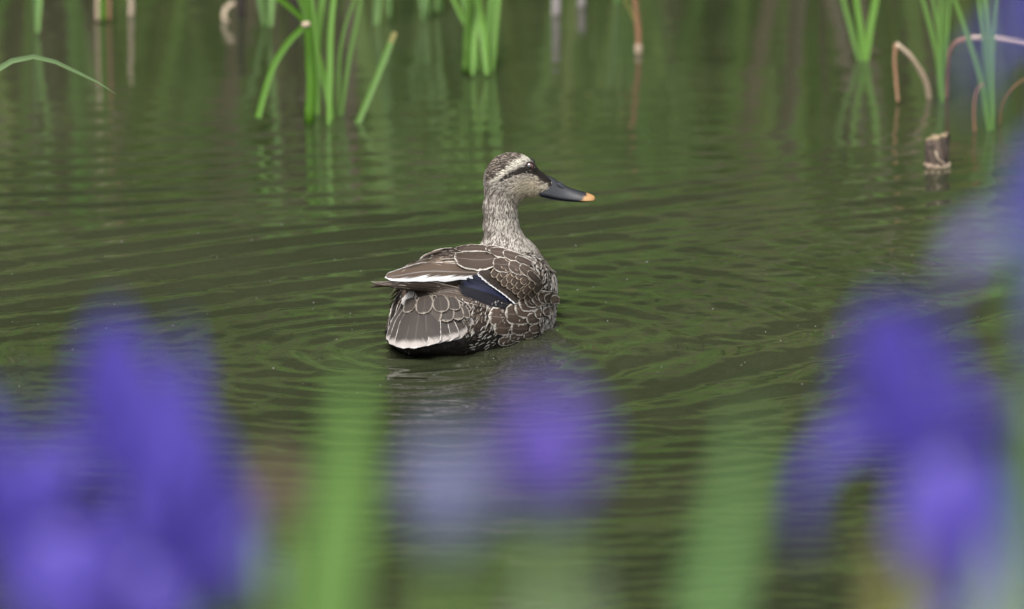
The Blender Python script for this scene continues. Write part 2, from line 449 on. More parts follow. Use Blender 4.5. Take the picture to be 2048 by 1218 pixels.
e, y0 = clump('bent_stalk', 1858, 196, 'dead pale stalk folded over into a hairpin above the water', 'stalk')
tube(e, [(1860, 205), (1852, 165), (1830, 125), (1810, 102), (1792, 88)], 11, y0, M_DEAD, 'stalk', -.02, .85)
tube(e, [(1792, 88), (1789, 120), (1792, 160), (1796, 205)], 7, y0 - .02, M_DEADB, 'hanging_end', -.02, .8)
e, y0 = clump('bent_stalk', 1893, 200, 'long dead brown stalk bent over level beside the bluish reeds', 'stalk')
tube(e, [(1894, 210), (1895, 150), (1899, 105), (1915, 84), (1945, 76)], 9, y0 + .02, M_DEADB, 'stalk', .0, .9)
tube(e, [(1943, 76), (1985, 76), (2030, 82), (2090, 92)], 9, y0 + .02, M_DEAD, 'bent_end', .0, .8)
e, y0 = clump('bent_stalk', 1950, 262, 'thin brown dead stem hooking over beside the reed tuft base', 'stalk')
tube(e, [(1950, 266), (1948, 225), (1951, 190), (1960, 172), (1968, 168)], 6, y0, M_DEADB, 'stalk')
e, y0 = clump('bent_stalk', 2000, 250, 'hair-thin dead stem arching towards the purple iris', 'stalk')
tube(e, [(1999, 252), (2003, 215), (2015, 188), (2040, 164), (2070, 150)], 4, y0, M_DEADB, 'stalk')

# weathered stake
def wood_mat(name, dark, light, cut=False):
    k = NT(name); g = k.n('ShaderNodeTexCoord'); v = g.outputs['Object']
    n = k.noise(1.0, k.vscale(v, (420, 420, 40) if not cut else (300, 300, 300)), 5, .65); n2 = k.noise(90, v, 3)
    c = k.mix(k.ramp(n, .35, .65), dark, light); c = k.mix(k.ramp(n2, .5, .7), c, tuple(x * .4 for x in dark))
    p = k.principled(c, .85); k.t.links.new(k.bump(n, .8, .002), p.inputs['Normal']); return k.finish(p.outputs[0])
M_WOOD = wood_mat('weathered_wood', lin(52, 42, 35), lin(122, 106, 94)); M_CUT = wood_mat('cut_wood', lin(110, 92, 68), lin(170, 152, 120), True)
M_GREYWOOD = wood_mat('bleached_wood', lin(128, 118, 116), lin(165, 158, 158))
M_BLACKWOOD_SHADE = wood_mat('wet_black_wood_and_shade', lin(28, 24, 20), lin(60, 52, 45))

def stake(px, py, wpx, hl, hr, label, mat, group=None, ridge=.12, cut=True, lean=0):
    b = at_z(px, py); s = px_size(b[1]); r = wpx * s / 2
    e = empty('wooden_stake', (b[0], b[1], 0)); props(e, label, 'stake', group)
    n = 22; th = np.linspace(0, 2 * np.pi, n, endpoint=False); rr = r * (1 + ridge * rng.uniform(-1, 1, n))
    rows = []
    for i, t in enumerate(np.linspace(0, 1, 9)):
        top = hl + (hr - hl) * (np.cos(th) * .5 + .5) + rng.uniform(-.002, .002, n)
        z = -.10 + (top + .10) * t
        q = rr * (1 + .04 * rng.uniform(-1, 1, n)) * (1.04 - .06 * t)
        rows.append(np.stack([b[0] + np.cos(th) * q + lean * z, b[1] + np.sin(th) * q, z], 1))
    V = np.vstack(rows)
    F = [[i * n + j, i * n + (j + 1) % n, (i + 1) * n + (j + 1) % n, (i + 1) * n + j] for i in range(8) for j in range(n)]
    mesh('post', V, F, mat, e)
    if cut:
        tp = rows[-1]; c = tp.mean(0); inner = c + (tp - c) * .5 + [0, 0, -.001]
        VV = np.vstack([tp + [0, 0, .0004], inner + [0, 0, .0004], c + [0, 0, -.001]])
        FF = [[j, (j + 1) % n, n + (j + 1) % n, n + j] for j in range(n)] + [[n + j, n + (j + 1) % n, 2 * n] for j in range(n)]
        mesh('cut_top', VV, FF, M_CUT, e, smooth=False)
    return e, b, r
e, b, r = stake(1873, 331, 47, .0270, .0345, 'weathered grey sawn-off stake stub with slanted pale top', M_WOOD)
# strands of debris caught at its waterline
for i in range(5):
    a0 = R(-170 + i * 38); t = np.linspace(0, 1, 8)
    P = np.stack([b[0] + (r * 1.1) * np.cos(a0 + t * .9), b[1] + (r * 1.1) * np.sin(a0 + t * .9), .0015 + .0015 * np.sin(t * 5 + i)], 1)
    mesh('debris_strand', *tube_geo(P, .0009, 6, .25)[:2], M_DEAD, e)
P = spline(np.array([[b[0] - r * .1, b[1] - r * 1.05, .018], [b[0] + .001, b[1] - r * 1.12, .010], [b[0] + r * .7, b[1] - r * .9, .003]]), 8)
mesh('debris_strand', *tube_geo(P, .0009, 6, .25)[:2], M_DEAD, e)
stake(482, 34, 17, .060, .064, 'thin black wet stake near the far reeds', M_BLACKWOOD_SHADE, cut=False)
stake(592, 22, 18, .04, .04, 'short black shape standing in for the dark shadow patch behind the snapped reed', M_BLACKWOOD_SHADE, cut=False)  # dark shadow near the far bank, put in as a black post
stake(1112, 30, 17, .060, .05, 'pale grey stick standing upright in open water by the far reeds', M_GREYWOOD, cut=False)
stake(1163, 14, 16, .030, .03, 'short pale grey stub beside the upright grey stick', M_GREYWOOD, cut=False)
e, y0 = clump('withered_reed', 1277, 104, 'withered pinkish stem with pale foot standing alone in water', 'stalk')
tube(e, [(1277, 107), (1277, 70), (1272, 20), (1262, -60)], 13, y0, M_DEADB, 'stalk')
tube(e, [(1277, 106), (1277, 98), (1276, 90)], 16, y0 - .01, M_DEAD, 'pale_foot', 0, 1)
tube(e, [(1273, 50), (1262, 25), (1248, -5), (1235, -40)], 6, y0, M_REEDB, 'side_shoot')
e, y0 = clump('withered_reed', 262, 32, 'pale straw stem standing alone at the far reeds', 'stalk')
tube(e, [(262, 35), (262, 0), (260, -90)], 12, y0, M_DEAD)
e, y0 = clump('reed_clump', 205, 38, 'thick reed base sheathed in grey and brown husks', 'reed')
for x, m, ww in ((196, M_DEAD, 10), (206, M_REED, 17), (218, M_DEADB, 8)):
    tube(e, [(x, 42), (x, 0), (x + 2, -120)], ww, y0 + rng.uniform(-.02, .02), m, 'stem')
e, y0 = clump('dry_leaf', 455, 42, 'small curled pale dry leaf tip dipping to the water', 'leaf')
blade(e, [(456, 44), (448, 34), (450, 18), (460, 8), (468, 4)], 12, y0, M_DEAD, .0, False)
k = 0
tops = [(72, 62, 'upright green reed tuft between thin dry stems'), (545, 50, 'lone short green reed blade behind the snapped reed'),
        (750, 48, 'soft green reed tuft behind the torn reed leaf'), (790, 30, 'pale green reed pair behind the torn reed leaf'), (850, 38, 'small yellow green reed tuft beside the dense tuft'),
        (872, 20, 'thin green reed pair next to the dense tuft'), (1240, 8, 'loose green reed tuft beside the withered pinkish stem')]
for px_, py_, lab in tops:
    e, y0 = clump('reed_clump', px_, py_, lab, 'reed')
    for i in range(3):
        dx = rng.normal(0, 8); ln = rng.normal(0, 16)
        blade(e, [(px_ + dx, py_ + 3), (px_ + dx + ln * .4, py_ - 90), (px_ + dx + ln, py_ - 190), (px_ + dx + ln * 2.2, py_ - 290)], rng.uniform(9, 15), y0 + rng.normal(0, .03), (M_REEDD, M_REED2, M_REEDD)[i % 3], .1)
# ------------------------------------------------------------------ the duck
TH = R(24); FV = np.array([math.sin(TH), math.cos(TH), 0]); RV = np.array([math.cos(TH), -math.sin(TH), 0])
def loc2w(f, r, z): return DUCK0 + FV * f + RV * r + np.array([0, 0, z])
HY = DUCK0[1] + 0.075                      # depth of the head's plane of symmetry
MPX = px_size(HY)
def hp(px, py): return at_y(px, py, HY)    # point in that plane

prof = np.array([  # forward, half width, top, bottom
    [-.158, .002, .012, .009], [-.150, .014, .016, .004], [-.135, .029, .026, .0], [-.115, .043, .041, -.009], [-.09, .052, .054, -.024], [-.06, .060, .064, -.040], [0, .066, .072, -.05],
    [.05, .060, .075, -.05], [.08, .050, .073, -.045], [.105, .039, .066, -.034], [.125, .028, .054, -.018], [.14, .014, .038, .0], [.157, .002, .022, .016]])
_f = np.linspace(-.158, .157, 200)
_t = np.stack([np.interp(_f, prof[:, 0], prof[:, i]) for i in (1, 2, 3)])
_k = np.exp(-np.linspace(-2, 2, 13) ** 2); _k /= _k.sum()
_t = np.stack([np.convolve(np.pad(a, 6, mode='reflect', reflect_type='odd'), _k, 'valid') for a in _t])

def rcone(p, a, b, ra, rb):
    ab = b - a; t = np.clip(((p - a) @ ab) / (ab @ ab), 0, 1)
    return np.linalg.norm(p - (a + t[..., None] * ab), axis=-1) - (ra + (rb - ra) * t)
def smin(a, b, k):
    h = np.clip(.5 + .5 * (b - a) / k, 0, 1); return b * (1 - h) + a * h - k * h * (1 - h)
def sd_torso(p):
    q = p - DUCK0; f = q @ FV; r = q @ RV; z = q[..., 2]
    w_ = np.interp(f, _f, _t[0]); tp = np.interp(f, _f, _t[1]); bt = np.interp(f, _f, _t[2])
    h_ = np.maximum((tp - bt) / 2, .002); w_ = np.maximum(w_, .002); zc = (tp + bt) / 2
    e = np.sqrt((r / w_) ** 2 + ((z - zc) / h_) ** 2)
    d = (e - 1) * np.minimum(w_, h_)
    out = np.maximum(np.abs(f + .0005) - .1575, 0)
    return np.where(out > 0, np.sqrt(np.maximum(d, 0) ** 2 + out ** 2), d)
NECK = [(1006, 372, 35), (1001, 415, 31.5), (1002, 450, 32.5), (1009, 487, 38), (1020, 520, 50), (1030, 560, 66)]
def sd_head(p):
    c = hp(1023, 349); q = (p - c) / np.array([49 * MPX, .0185, 43 * MPX])
    n_ = np.linalg.norm(q, axis=-1); d = (n_ - 1) * .019
    d = smin(d, rcone(p, hp(1042, 357), hp(1089, 369), 33 * MPX, 17 * MPX), .007)
    d = smin(d, rcone(p, hp(1040, 368), hp(1070, 374), 25 * MPX, 16 * MPX), .006)
    return d
def sd_neck(p):
    d = None
    for (a, b) in zip(NECK[:-1], NECK[1:]):
        s = rcone(p, hp(a[0], a[1]), hp(b[0], b[1]), a[2] * MPX, b[2] * MPX); d = s if d is None else smin(d, s, .004)
    return d
WING = [(.058, .030, .044, .012), (.030, .041, .050, .024), (-.01, .040, .058, .024), (-.07, .006, .0665, .013), (-.12, -.028, .068, .006), (-.15, -.047, .067, .0025)]
def sd_wing(p):
    d = None
    for (a, b) in zip(WING[:-1], WING[1:]):
        s = rcone(p, loc2w(*a[:3]), loc2w(*b[:3]), a[3], b[3]); d = s if d is None else smin(d, s, .008)
    return d
def sd_body(p): return smin(smin(sd_torso(p), sd_neck(p), .017), sd_head(p), .010)
def sd_guide(p): return smin(sd_body(p), sd_wing(p), .010)
def grad(fn, p, e=.0012):
    g = np.stack([fn(p + np.eye(3)[i] * e) - fn(p - np.eye(3)[i] * e) for i in range(3)], -1); return nrm(g)
def cast(fn, px, py):
    d = ray(px, py); t = np.full(d.shape[:-1], DIST - .55); best = np.full_like(t, 9.); bt = t.copy()
    for _ in range(110):
        s = fn(CAM + d * t[..., None]); m = s < best; best = np.where(m, s, best); bt = np.where(m, t, bt)
        t = t + np.where(s > 2e-4, np.clip(s * .7, 1e-4, .08), 0)
        t = np.minimum(t, DIST + .6)
    return CAM + d * bt[..., None]

def surface_nets(fn, lo, hi, h):
    ax = [np.arange(a, b + h, h) for a, b in zip(lo, hi)]
    nx, ny, nz = map(len, ax)
    val = np.empty((nx, ny, nz), np.float32)
    for i in range(nx):
        P = np.stack(np.meshgrid([ax[0][i]], ax[1], ax[2], indexing='ij'), -1)[0]; val[i] = fn(P)
    s = val < 0
    c = [(a, b, d) for a in (0, 1) for b in (0, 1) for d in (0, 1)]
    sub = lambda A, o: A[o[0]:nx - 1 + o[0], o[1]:ny - 1 + o[1], o[2]:nz - 1 + o[2]]
    cnt = sum(sub(s, o).astype(int) for o in c); act = (cnt > 0) & (cnt < 8)
    idx = np.full(act.shape, -1); idx[act] = np.arange(act.sum()); I = np.argwhere(act)
    acc_ = np.zeros((len(I), 3)); num = np.zeros(len(I))
    for a in c:
        for b in c:
            if sum(abs(x - y) for x, y in zip(a, b)) == 1 and a < b:
                va = val[I[:, 0] + a[0], I[:, 1] + a[1], I[:, 2] + a[2]]; vb = val[I[:, 0] + b[0], I[:, 1] + b[1], I[:, 2] + b[2]]
                m = (va < 0) != (vb < 0); t = np.where(m, va / np.where(m, va - vb, 1), 0)
                acc_ += np.where(m[:, None], np.array(a) + t[:, None] * (np.array(b) - np.array(a)), 0); num += m
    V = np.array(lo) + (I + acc_ / num[:, None]) * h
    F = []
    for axis_ in range(3):
        u, v = [(1, 2), (2, 0), (0, 1)][axis_]
        d = [0, 0, 0]; d[axis_] = 1
        A = s[:nx - d[0], :ny - d[1], :nz - d[2]]; B = s[d[0]:, d[1]:, d[2]:]
        E = np.argwhere(A != B)
        E = E[(E[:, u] > 0) & (E[:, v] > 0) & (E[:, u] < (nx, ny, nz)[u] - 1) & (E[:, v] < (nx, ny, nz)[v] - 1)]
        ins = A[E[:, 0], E[:, 1], E[:, 2]]
        q = []
        for du, dv in ((1, 1), (0, 1), (0, 0), (1, 0)):
            k_ = E.copy(); k_[:, u] -= du; k_[:, v] -= dv; q.append(idx[k_[:, 0], k_[:, 1], k_[:, 2]])
        q = np.stack(q, 1); q[~ins] = q[~ins][:, ::-1]; F.append(q)
    return V, np.vstack(F)

duck = empty('duck', DUCK0)
props(duck, 'brown spot-billed duck floating on the pond with its head turned in profile', 'duck')

# --- plumage colours -------------------------------------------------
def head_colour(p):
    """pale and dark tones of the plumage at points p: (dark, pale, share of dark)"""
    n = len(p)
    px = 1024 + (p[:, 0] - 0) / MPX; py = 609 - ((p[:, 2] - CAM[2]) * CP + (p[:, 1] * 0 + HY - CAM[1]) * SP) / MPX
    d = np.tile(lin(96, 86, 78), (n, 1)); l = np.tile(lin(182, 175, 165), (n, 1)); f = np.full(n, .42)
    def near(poly, ws):
        best = np.full(n, 9.)
        for (a, b, wa, wb) in zip(poly[:-1], poly[1:], ws[:-1], ws[1:]):
            a, b = np.array(a, float), np.array(b, float); q = np.stack([px, py], 1); t = np.clip(((q - a) @ (b - a)) / ((b - a) @ (b - a)), 0, 1)
            best = np.minimum(best, np.linalg.norm(q - a - t[:, None] * (b - a), axis=1) / (wa + (wb - wa) * t))
        return best
    head = py < 400
    cheek = np.exp(-(((px - 1062) / 34) ** 2 + ((py - 372) / 24) ** 2))
    l += (np.array(lin(204, 190, 164)) - l) * np.clip(cheek * 1.2, 0, 1)[:, None]; f -= .33 * np.clip(cheek * 1.3, 0, 1)
    sup = near([(1094, 349), (1082, 332), (1066, 320), (1047, 319), (1022, 329), (1002, 345), (990, 356)], [3, 4.5, 5.2, 5.4, 5, 4, 2.5])
    crown_line = np.interp(px, [960, 990, 1002, 1022, 1047, 1066, 1082, 1094, 1110], [368, 352, 339, 323, 313, 314, 327, 345, 350])
    crown = (py < crown_line) & head & (px > 975)
    f = np.where(crown, .72, f); d = np.where(crown[:, None], np.array(lin(56, 47, 41)), d); l = np.where(crown[:, None], np.array(lin(158, 146, 132)), l)
    nape = np.clip(1 - np.abs(px - (972 + np.clip(py - 440, 0, 60) * .1)) / 22, 0, 1) * (py > 340)
    f = np.clip(f + .22 * nape, 0, 1)
    m = smooth(1.25, .75, sup) * head; f = f * (1 - m) + .17 * m; l += (np.array(lin(214, 208, 190)) - l) * m[:, None]
    eye = near([(1108, 357), (1096, 350), (1080, 341), (1059, 335), (1040, 338), (1020, 346), (1004, 355)], [12, 13, 10, 8, 5, 3.5, 2.5])
    m = smooth(1.2, .8, eye) * head; f = f * (1 - m) + .97 * m; d += (np.array(lin(38, 32, 28)) - d) * m[:, None]
    malar = np.exp(-(((px - 1082) / 9) ** 2 + ((py - 362) / 10) ** 2)); f = np.clip(f + .3 * malar, 0, 1)
    return d, l, f
def body_zone(p):
    q = p - DUCK0; return q @ FV, q @ RV, q[:, 2]

def plum_mat():
    k = NT('plumage'); c = k.attr()
    n = k.noise(900, None, 2); g = k.n('ShaderNodeNewGeometry'); n = k.noise(700, g.outputs['Position'], 2)
    c = k.mix(k.math('MULTIPLY', k.ramp(n, .35, .7), .25), c, (.02, .016, .012))
    p = k.principled(c, .75, Specular_IOR_Level=.25); return k.finish(p.outputs[0])
M_PLUM = plum_mat()

lo = DUCK0 + [-.13, -.17, -.058]; hi = DUCK0 + [.13, .20, .205]
V, F = surface_nets(sd_body, lo, hi, .0026)
bf, br, bz = body_zone(V)
d_, l_, f_ = head_colour(V)
cb = d_ * f_[:, None] + l_ * (1 - f_[:, None]) ; cb *= .75
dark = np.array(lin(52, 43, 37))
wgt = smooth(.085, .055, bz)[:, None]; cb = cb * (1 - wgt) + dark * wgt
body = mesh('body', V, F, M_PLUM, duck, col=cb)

# --- small contour feathers, too many to count -----------------------
def contour(n, keep, name, length, width, colour, lift, seed, flowfn, parent, V=V, F=F, fn=None, out=0.0):
    fn = fn or sd_body
    q = np.random.default_rng(seed)
    tri = np.vstack([F[:, [0, 1, 2]], F[:, [0, 2, 3]]]); A, B, C = V[tri[:, 0]], V[tri[:, 1]], V[tri[:, 2]]
    cen = (A + B + C) / 3; ok = keep(cen); tri = tri[ok]; A, B, C = A[ok], B[ok], C[ok]
    ar = np.linalg.norm(np.cross(B - A, C - A), axis=1); ii = q.choice(len(tri), n, p=ar / ar.sum())
    u, v = q.random(n), q.random(n); fl = u + v > 1; u[fl], v[fl] = 1 - u[fl], 1 - v[fl]
    P = A[ii] + (B - A)[ii] * u[:, None] + (C - A)[ii] * v[:, None]; P = P[P[:, 2] > -.004]; n = len(P)
    N = grad(fn, P); P = P + N * out; fl = flowfn(P) + q.normal(0, .16, (n, 3)); T = nrm(fl - N * np.sum(fl * N, 1)[:, None]); S = np.cross(T, N)
    L = length(P) * q.uniform(.75, 1.25, n); W = width(P) * q.uniform(.8, 1.2, n); lf = lift * q.uniform(.5, 1.5, n)
    pt = lambda a, s, h: P + T * (L * a)[:, None] + S * (W * s)[:, None] + N * (h * lf + .0001)[:, None]
    X_ = np.stack([pt(-.1, 0, .0), pt(.3, -.5, .35), pt(.3, 0, .75), pt(.3, .5, .35), pt(.75, -.42, .75), pt(.75, 0, 1.05), pt(.75, .42, .75), pt(1.0, 0, 1.0)], 1)
    f4 = np.array([[0, 1, 2, 2], [0, 2, 3, 3], [1, 4, 5, 2], [2, 5, 6, 3], [4, 7, 5, 5], [5, 7, 6, 6]])
    fa = []
    for r_ in f4:
        rr = r_[:3] if r_[2] == r_[3] else r_; fa.append(rr)
    base = (np.arange(n) * 8)
    faces = []
    for b in base: faces += [[b + i for i in r_] for r_ in fa]
    cc = colour(P, q)             # (n,8,3)
    o = mesh(name, X_.reshape(-1, 3), faces, M_PLUM, parent, col=cc.reshape(-1, 3)); o['kind'] = 'stuff'; return o

BILL0 = hp(1096, 366)
def flow(p):
    f, r, z = body_zone(p)
    away = nrm(p - BILL0); head = nrm(away + np.array([-.25, 0, -.15]))
    neck = nrm(np.stack([-.05 + 0 * f, 0 * f, -1 + 0 * f], 1)); bodyd = nrm(-FV * 1.0 + np.outer(1 + 0 * f, [0, 0, -.28]) + .25 * np.outer(np.sign(r), RV))
    a = smooth(.118, .142, z)[:, None]; b = smooth(.05, .095, z)[:, None]
    fb = smooth(.06, .13, f)[:, None]; bodyd = nrm(bodyd * (1 - .35 * fb) + neck * .35 * fb)
    return bodyd * (1 - b) + (neck * (1 - a) + head * a) * b
def col_head(P, q):
    d, l, f = head_colour(P); n = len(P)
    isd = q.random(n) < f; c = np.where(isd[:, None], d, l) * q.uniform(.72, 1.18, n)[:, None]
    o = np.repeat(c[:, None], 8, 1)
    o[:, 0] *= .65; o[:, 2] *= .8; e = (~isd)[:, None, None] * .0 + isd[:, None, None] * np.clip((l - d)[:, None], 0, 1) * (1 - f)[:, None, None] * .6
    o[:, [4, 6, 7]] += e; return o
contour(24000, lambda p: body_zone(p)[2] > .060, 'head_and_neck_plumage', lambda P: .0036 + .0028 * smooth(.15, .10, P[:, 2]), lambda P: 0.0006 + .0005 * smooth(.15, .09, P[:, 2]), col_head, .0006, 31, flow, body)
def col_scale(P, q):
    n = len(P); f, r, z = body_zone(P)
    fr = smooth(.02, .12, f)[:, None]                       # paler towards the breast
    d = np.tile(lin(54, 43, 36), (n, 1)) * q.uniform(.7, 1.3, n)[:, None]
    l = np.array(lin(135, 122, 108)) * (1 - fr) + np.array(lin(196, 184, 168)) * fr
    l = l * q.uniform(.6, 1.15, n)[:, None]
    l = np.where((q.random(n) < .55 - .3 * fr[:, 0])[:, None], d * 1.5, l)
    under = ((f < -.06) & (z < .022))[:, None]; l = np.where(under, np.array(lin(30, 26, 24)), l); d = np.where(under, np.array(lin(18, 16, 15)), d)  # near-black below the tail: dark plumage, with underside shade put into its colour
    o = np.repeat(d[:, None], 8, 1); o[:, [4, 6, 7]] = l[:, None]; o[:, [1, 3]] = (.5 * d + .5 * l)[:, None]; return o
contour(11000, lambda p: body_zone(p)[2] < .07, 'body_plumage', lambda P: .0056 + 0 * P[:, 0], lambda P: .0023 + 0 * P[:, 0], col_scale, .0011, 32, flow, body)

# --- large feathers ---------------------------------------------------
def feather_mat(name, col, edge, fw=.2, fv=.1, side=None, shaft=.5, tip=None, gloss=.6, spec=.25):
    k = NT(name); uvn = k.n('ShaderNodeUVMap'); sp = k.n('ShaderNodeSeparateXYZ'); k.t.links.new(uvn.outputs[0], sp.inputs[0])
    u, v = sp.outputs[0], sp.outputs[1]; oi = k.n('ShaderNodeObjectInfo')
    a = k.math('MULTIPLY', k.math('ABSOLUTE', k.math('SUBTRACT', u, .5)), 2.0)
    cmb = k.n('ShaderNodeCombineXYZ')     # barbs run obliquely from the shaft
    k.t.links.new(k.math('SUBTRACT', k.math('MULTIPLY', v, 42), k.math('MULTIPLY', a, 16)), cmb.inputs[0])
    k.t.links.new(k.math('MULTIPLY', u, 2.2), cmb.inputs[1]); k.t.links.new(k.math('MULTIPLY', oi.outputs['Random'], 50), cmb.inputs[2])
    b = k.noise(1.0, cmb.outputs[0], 3, .6)
    wob = k.math('MULTIPLY', k.math('SUBTRACT', b, .5), .22)
    m = k.math('MAXIMUM', k.ramp(k.math('ADD', a, wob), 1 - fw, 1 - fw * .55), k.ramp(k.math('ADD', v, wob), 1 - fv, 1 - fv * .5))
    lowf = k.noise(1.0, k.vscale(cmb.outputs[0], (.12, 1.5, 1)), 2, .5)
    m = k.math('MULTIPLY', m, k.ramp(lowf, .22, .55))
    if side is not None:                  # broad pale vane on one side only
        s = k.math('ADD', u, k.math('MULTIPLY', wob, 2.6)); m = k.math('MAXIMUM', m, k.ramp(s, 1 - side, 1 - side + .12) if side > 0 else k.ramp(s, -side, -side - .12))
    tone = k.math('ADD', k.math('MULTIPLY', b, .5), k.math('ADD', .55, k.math('MULTIPLY', oi.outputs['Random'], .4)))
    base = k.mix(1.0, col, (0, 0, 0), 'MIX')
    hv = k.n('ShaderNodeHueSaturation'); k.set(hv.inputs['Color'], col); k.t.links.new(tone, hv.inputs['Value'])
    c = hv.outputs[0]
    if tip is not None: c = k.mix(k.ramp(k.math('ADD', v, wob), tip[1], tip[1] + .14), c, tip[0])
    c = k.mix(k.math('MULTIPLY', k.ramp(a, .07, .02), shaft), c, edge)
    c = k.mix(m, c, edge)
    p = k.principled(c, gloss, Specular_IOR_Level=spec); k.t.links.new(k.bump(b, .35, .0006), p.inputs['Normal'])
    return k.finish(p.outputs[0])
BR = lin(72, 60, 52); BRD = lin(54, 45, 39); PALE = lin(196, 189, 178); WHITE = lin(228, 226, 226)
MF = dict(
    scap=feather_mat('scapular', BR, PALE, .17, .07, shaft=.12), covert=feather_mat('wing_covert', BR, lin(176, 160, 140), .2, .12, shaft=.1),
    gcov=feather_mat('greater_covert', BRD, WHITE, .16, .2, shaft=0), flank=feather_mat('flank', lin(78, 64, 54), PALE, .2, .12, shaft=.15),
    prim=feather_mat('primary', lin(70, 60, 53), lin(186, 174, 160), .24, .03, shaft=.3, gloss=.45), tert=feather_mat('tertial', lin(84, 70, 59), WHITE, .06, .02, side=.30, shaft=.15),
    tert2=feather_mat('tertial_inner', lin(108, 92, 78), PALE, .14, .03, shaft=.3), spec=feather_mat('speculum', lin(22, 25, 50), lin(10, 10, 16), .3, .1, shaft=.05, gloss=.3, spec=.6),
    specb=feather_mat('speculum_black', lin(22, 21, 26), lin(95, 85, 78), .07, .03, shaft=.05, gloss=.4), white=feather_mat('white_vane', lin(205, 198, 192), WHITE, .2, .1, side=None, shaft=.2),
    cov_t=feather_mat('tail_covert', lin(62, 55, 50), lin(132, 123, 112), .2, .13, shaft=.1), tail=feather_mat('tail_feather', lin(58, 52, 48), lin(186, 180, 174), .05, .04, shaft=.05, tip=(lin(156, 148, 142), .76)),
    black=feather_mat('black_vane', lin(26, 24, 24), lin(120, 112, 108), .1, .03, shaft=0), thin=feather_mat('edged_dark', lin(36, 30, 27), lin(200, 190, 180), .3, .05, shaft=.05))

PROF = dict(
    round=lambda v: np.sqrt(np.clip(np.minimum(.45 + v * 1.6, 1), 0, 1)) * np.sqrt(np.clip(1 - np.clip((v - .45) / .55, 0, 1) ** 2.6, 0, 1)),
    long=lambda v: np.minimum(.6 + v, 1) * np.clip(1 - np.clip((v - .3) / .7, 0, 1) ** 2.2, 0, 1) ** .75,
    blade=lambda v: np.minimum(.7 + v, 1) * np.sqrt(np.clip(1 - np.clip((v - .8) / .2, 0, 1) ** 2, 0, 1)))
def feather(parent, mat, pts, w, off, prof='round', name='feather', tiplift=.0012, camber=.12, fn=sd_guide, P3=None, nr=14, nc=9, fix_n=None, push=0.0):
    v = np.linspace(0, 1, nr); u = np.linspace(-1, 1, nc)
    if P3 is None:
        c2 = spline(pts, nr); t2 = nrm(np.gradient(c2, axis=0)); s2 = np.stack([-t2[:, 1], t2[:, 0]], 1)
        flip = w < 0; w = abs(w); hw = w / 2 * PROF[prof](v); rag = 1 + .05 * rng.normal(size=(nr, nc)) * (np.abs(u) > .9)
        G = c2[:, None] + s2[:, None] * (hw[:, None] * u * rag)[..., None]
        P = cast(fn, G[..., 0], G[..., 1]); N = grad(fn, P, .004)
        D = ray(G[..., 0], G[..., 1])
        N = nrm(N - .0 * D)
        N = nrm(.5 * N + .5 * nrm(N.mean(axis=1, keepdims=True)))
        # keep the sheet smooth where rays graze the body
        P = P + N * (off * .001 + tiplift * v[:, None, None] ** 2 - camber * (hw[:, None, None] * MPX) * (u ** 2)[None, :, None] * .6 + .0002)
    else:
        C = spline(P3, nr); T = nrm(np.gradient(C, axis=0)); S = nrm(np.cross(T, fix_n)); N = nrm(np.cross(S, T))
        hw = w / 2 * PROF[prof](v)
        P = C[:, None] + S[:, None] * (hw[:, None] * u)[..., None] + N[:, None] * (-camber * hw[:, None] * u ** 2)[..., None]
        if push:
            for _ in range(3): P = P + grad(sd_body, P, .003) * np.clip(push - sd_body(P), 0, .03)[..., None] * .9
    uv = np.stack([np.broadcast_to((-u if P3 is None and flip else u) * .5 + .5, (nr, nc)), np.broadcast_to(v[:, None], (nr, nc))], -1)
    return mesh(name, P.reshape(-1, 3), grid_faces(nr, nc), MF[mat], parent, uv.reshape(-1, 2))

lo = DUCK0 + [-.11, -.14, 0]; hi = DUCK0 + [.13, .15, .11]
Vw, Fw = surface_nets(lambda p: np.maximum(sd_wing(p) + .0012, .0), lo, hi, .003) if False else surface_nets(lambda p: sd_wing(p) + .0012, lo, hi, .003)
wing = mesh('wing', Vw, Fw, M_PLUM, duck, col=np.tile(lin(66, 55, 48), (len(Vw), 1)))

contour(1500, lambda p: body_zone(p)[0] > .0, 'shoulder_plumage', lambda P: .0065 + 0 * P[:, 0], lambda P: .0017 + 0 * P[:, 0], col_head, .0012, 33, flow, wing, Vw, Fw, sd_wing, .001)
for pts in ([(1012, 624), (935, 602), (865, 588), (805, 576)], [(1004, 616), (925, 596), (855, 583), (783, 572)], [(990, 608), (910, 588), (840, 576), (764, 569)],
            [(972, 600), (898, 581), (828, 571), (741, 567)], [(950, 590), (885, 574), (818, 566), (757, 566)], [(930, 582), (870, 569), (815, 562), (775, 563)]):
    feather(wing, 'prim', pts, 12, 1.0, 'long', 'primary_feather', .001)
for i, (pts, m, ww) in enumerate([([(1018, 620), (972, 605), (918, 584)], 'specb', 13), ([(1022, 614), (978, 599), (915, 577)], 'specb', 15), ([(1024, 608), (980, 592), (912, 570)], 'specb', 16),
                                  ([(1024, 604), (985, 585), (916, 563)], 'spec', 17), ([(1022, 598), (985, 576), (928, 557)], 'spec', 17), ([(1016, 592), (985, 570), (940, 552)], 'spec', 15)]):
    feather(wing, m, pts, ww, 1.6 + .25 * i, 'blade', 'secondary_feather', .0008)
for pts, m, ww, of in (([(960, 540), (900, 530), (840, 537), (776, 559)], 'tert2', 24, 2.6), ([(962, 548), (905, 546), (850, 548), (790, 557), (768, 562)], 'tert', -37, 3.4),
                       ([(940, 527), (890, 522), (845, 530), (800, 546)], 'tert2', 15, 3.0)):
    feather(wing, m, pts, ww, of, 'long', 'tertial_feather', .0008)
t = np.linspace(0, 1, 11)
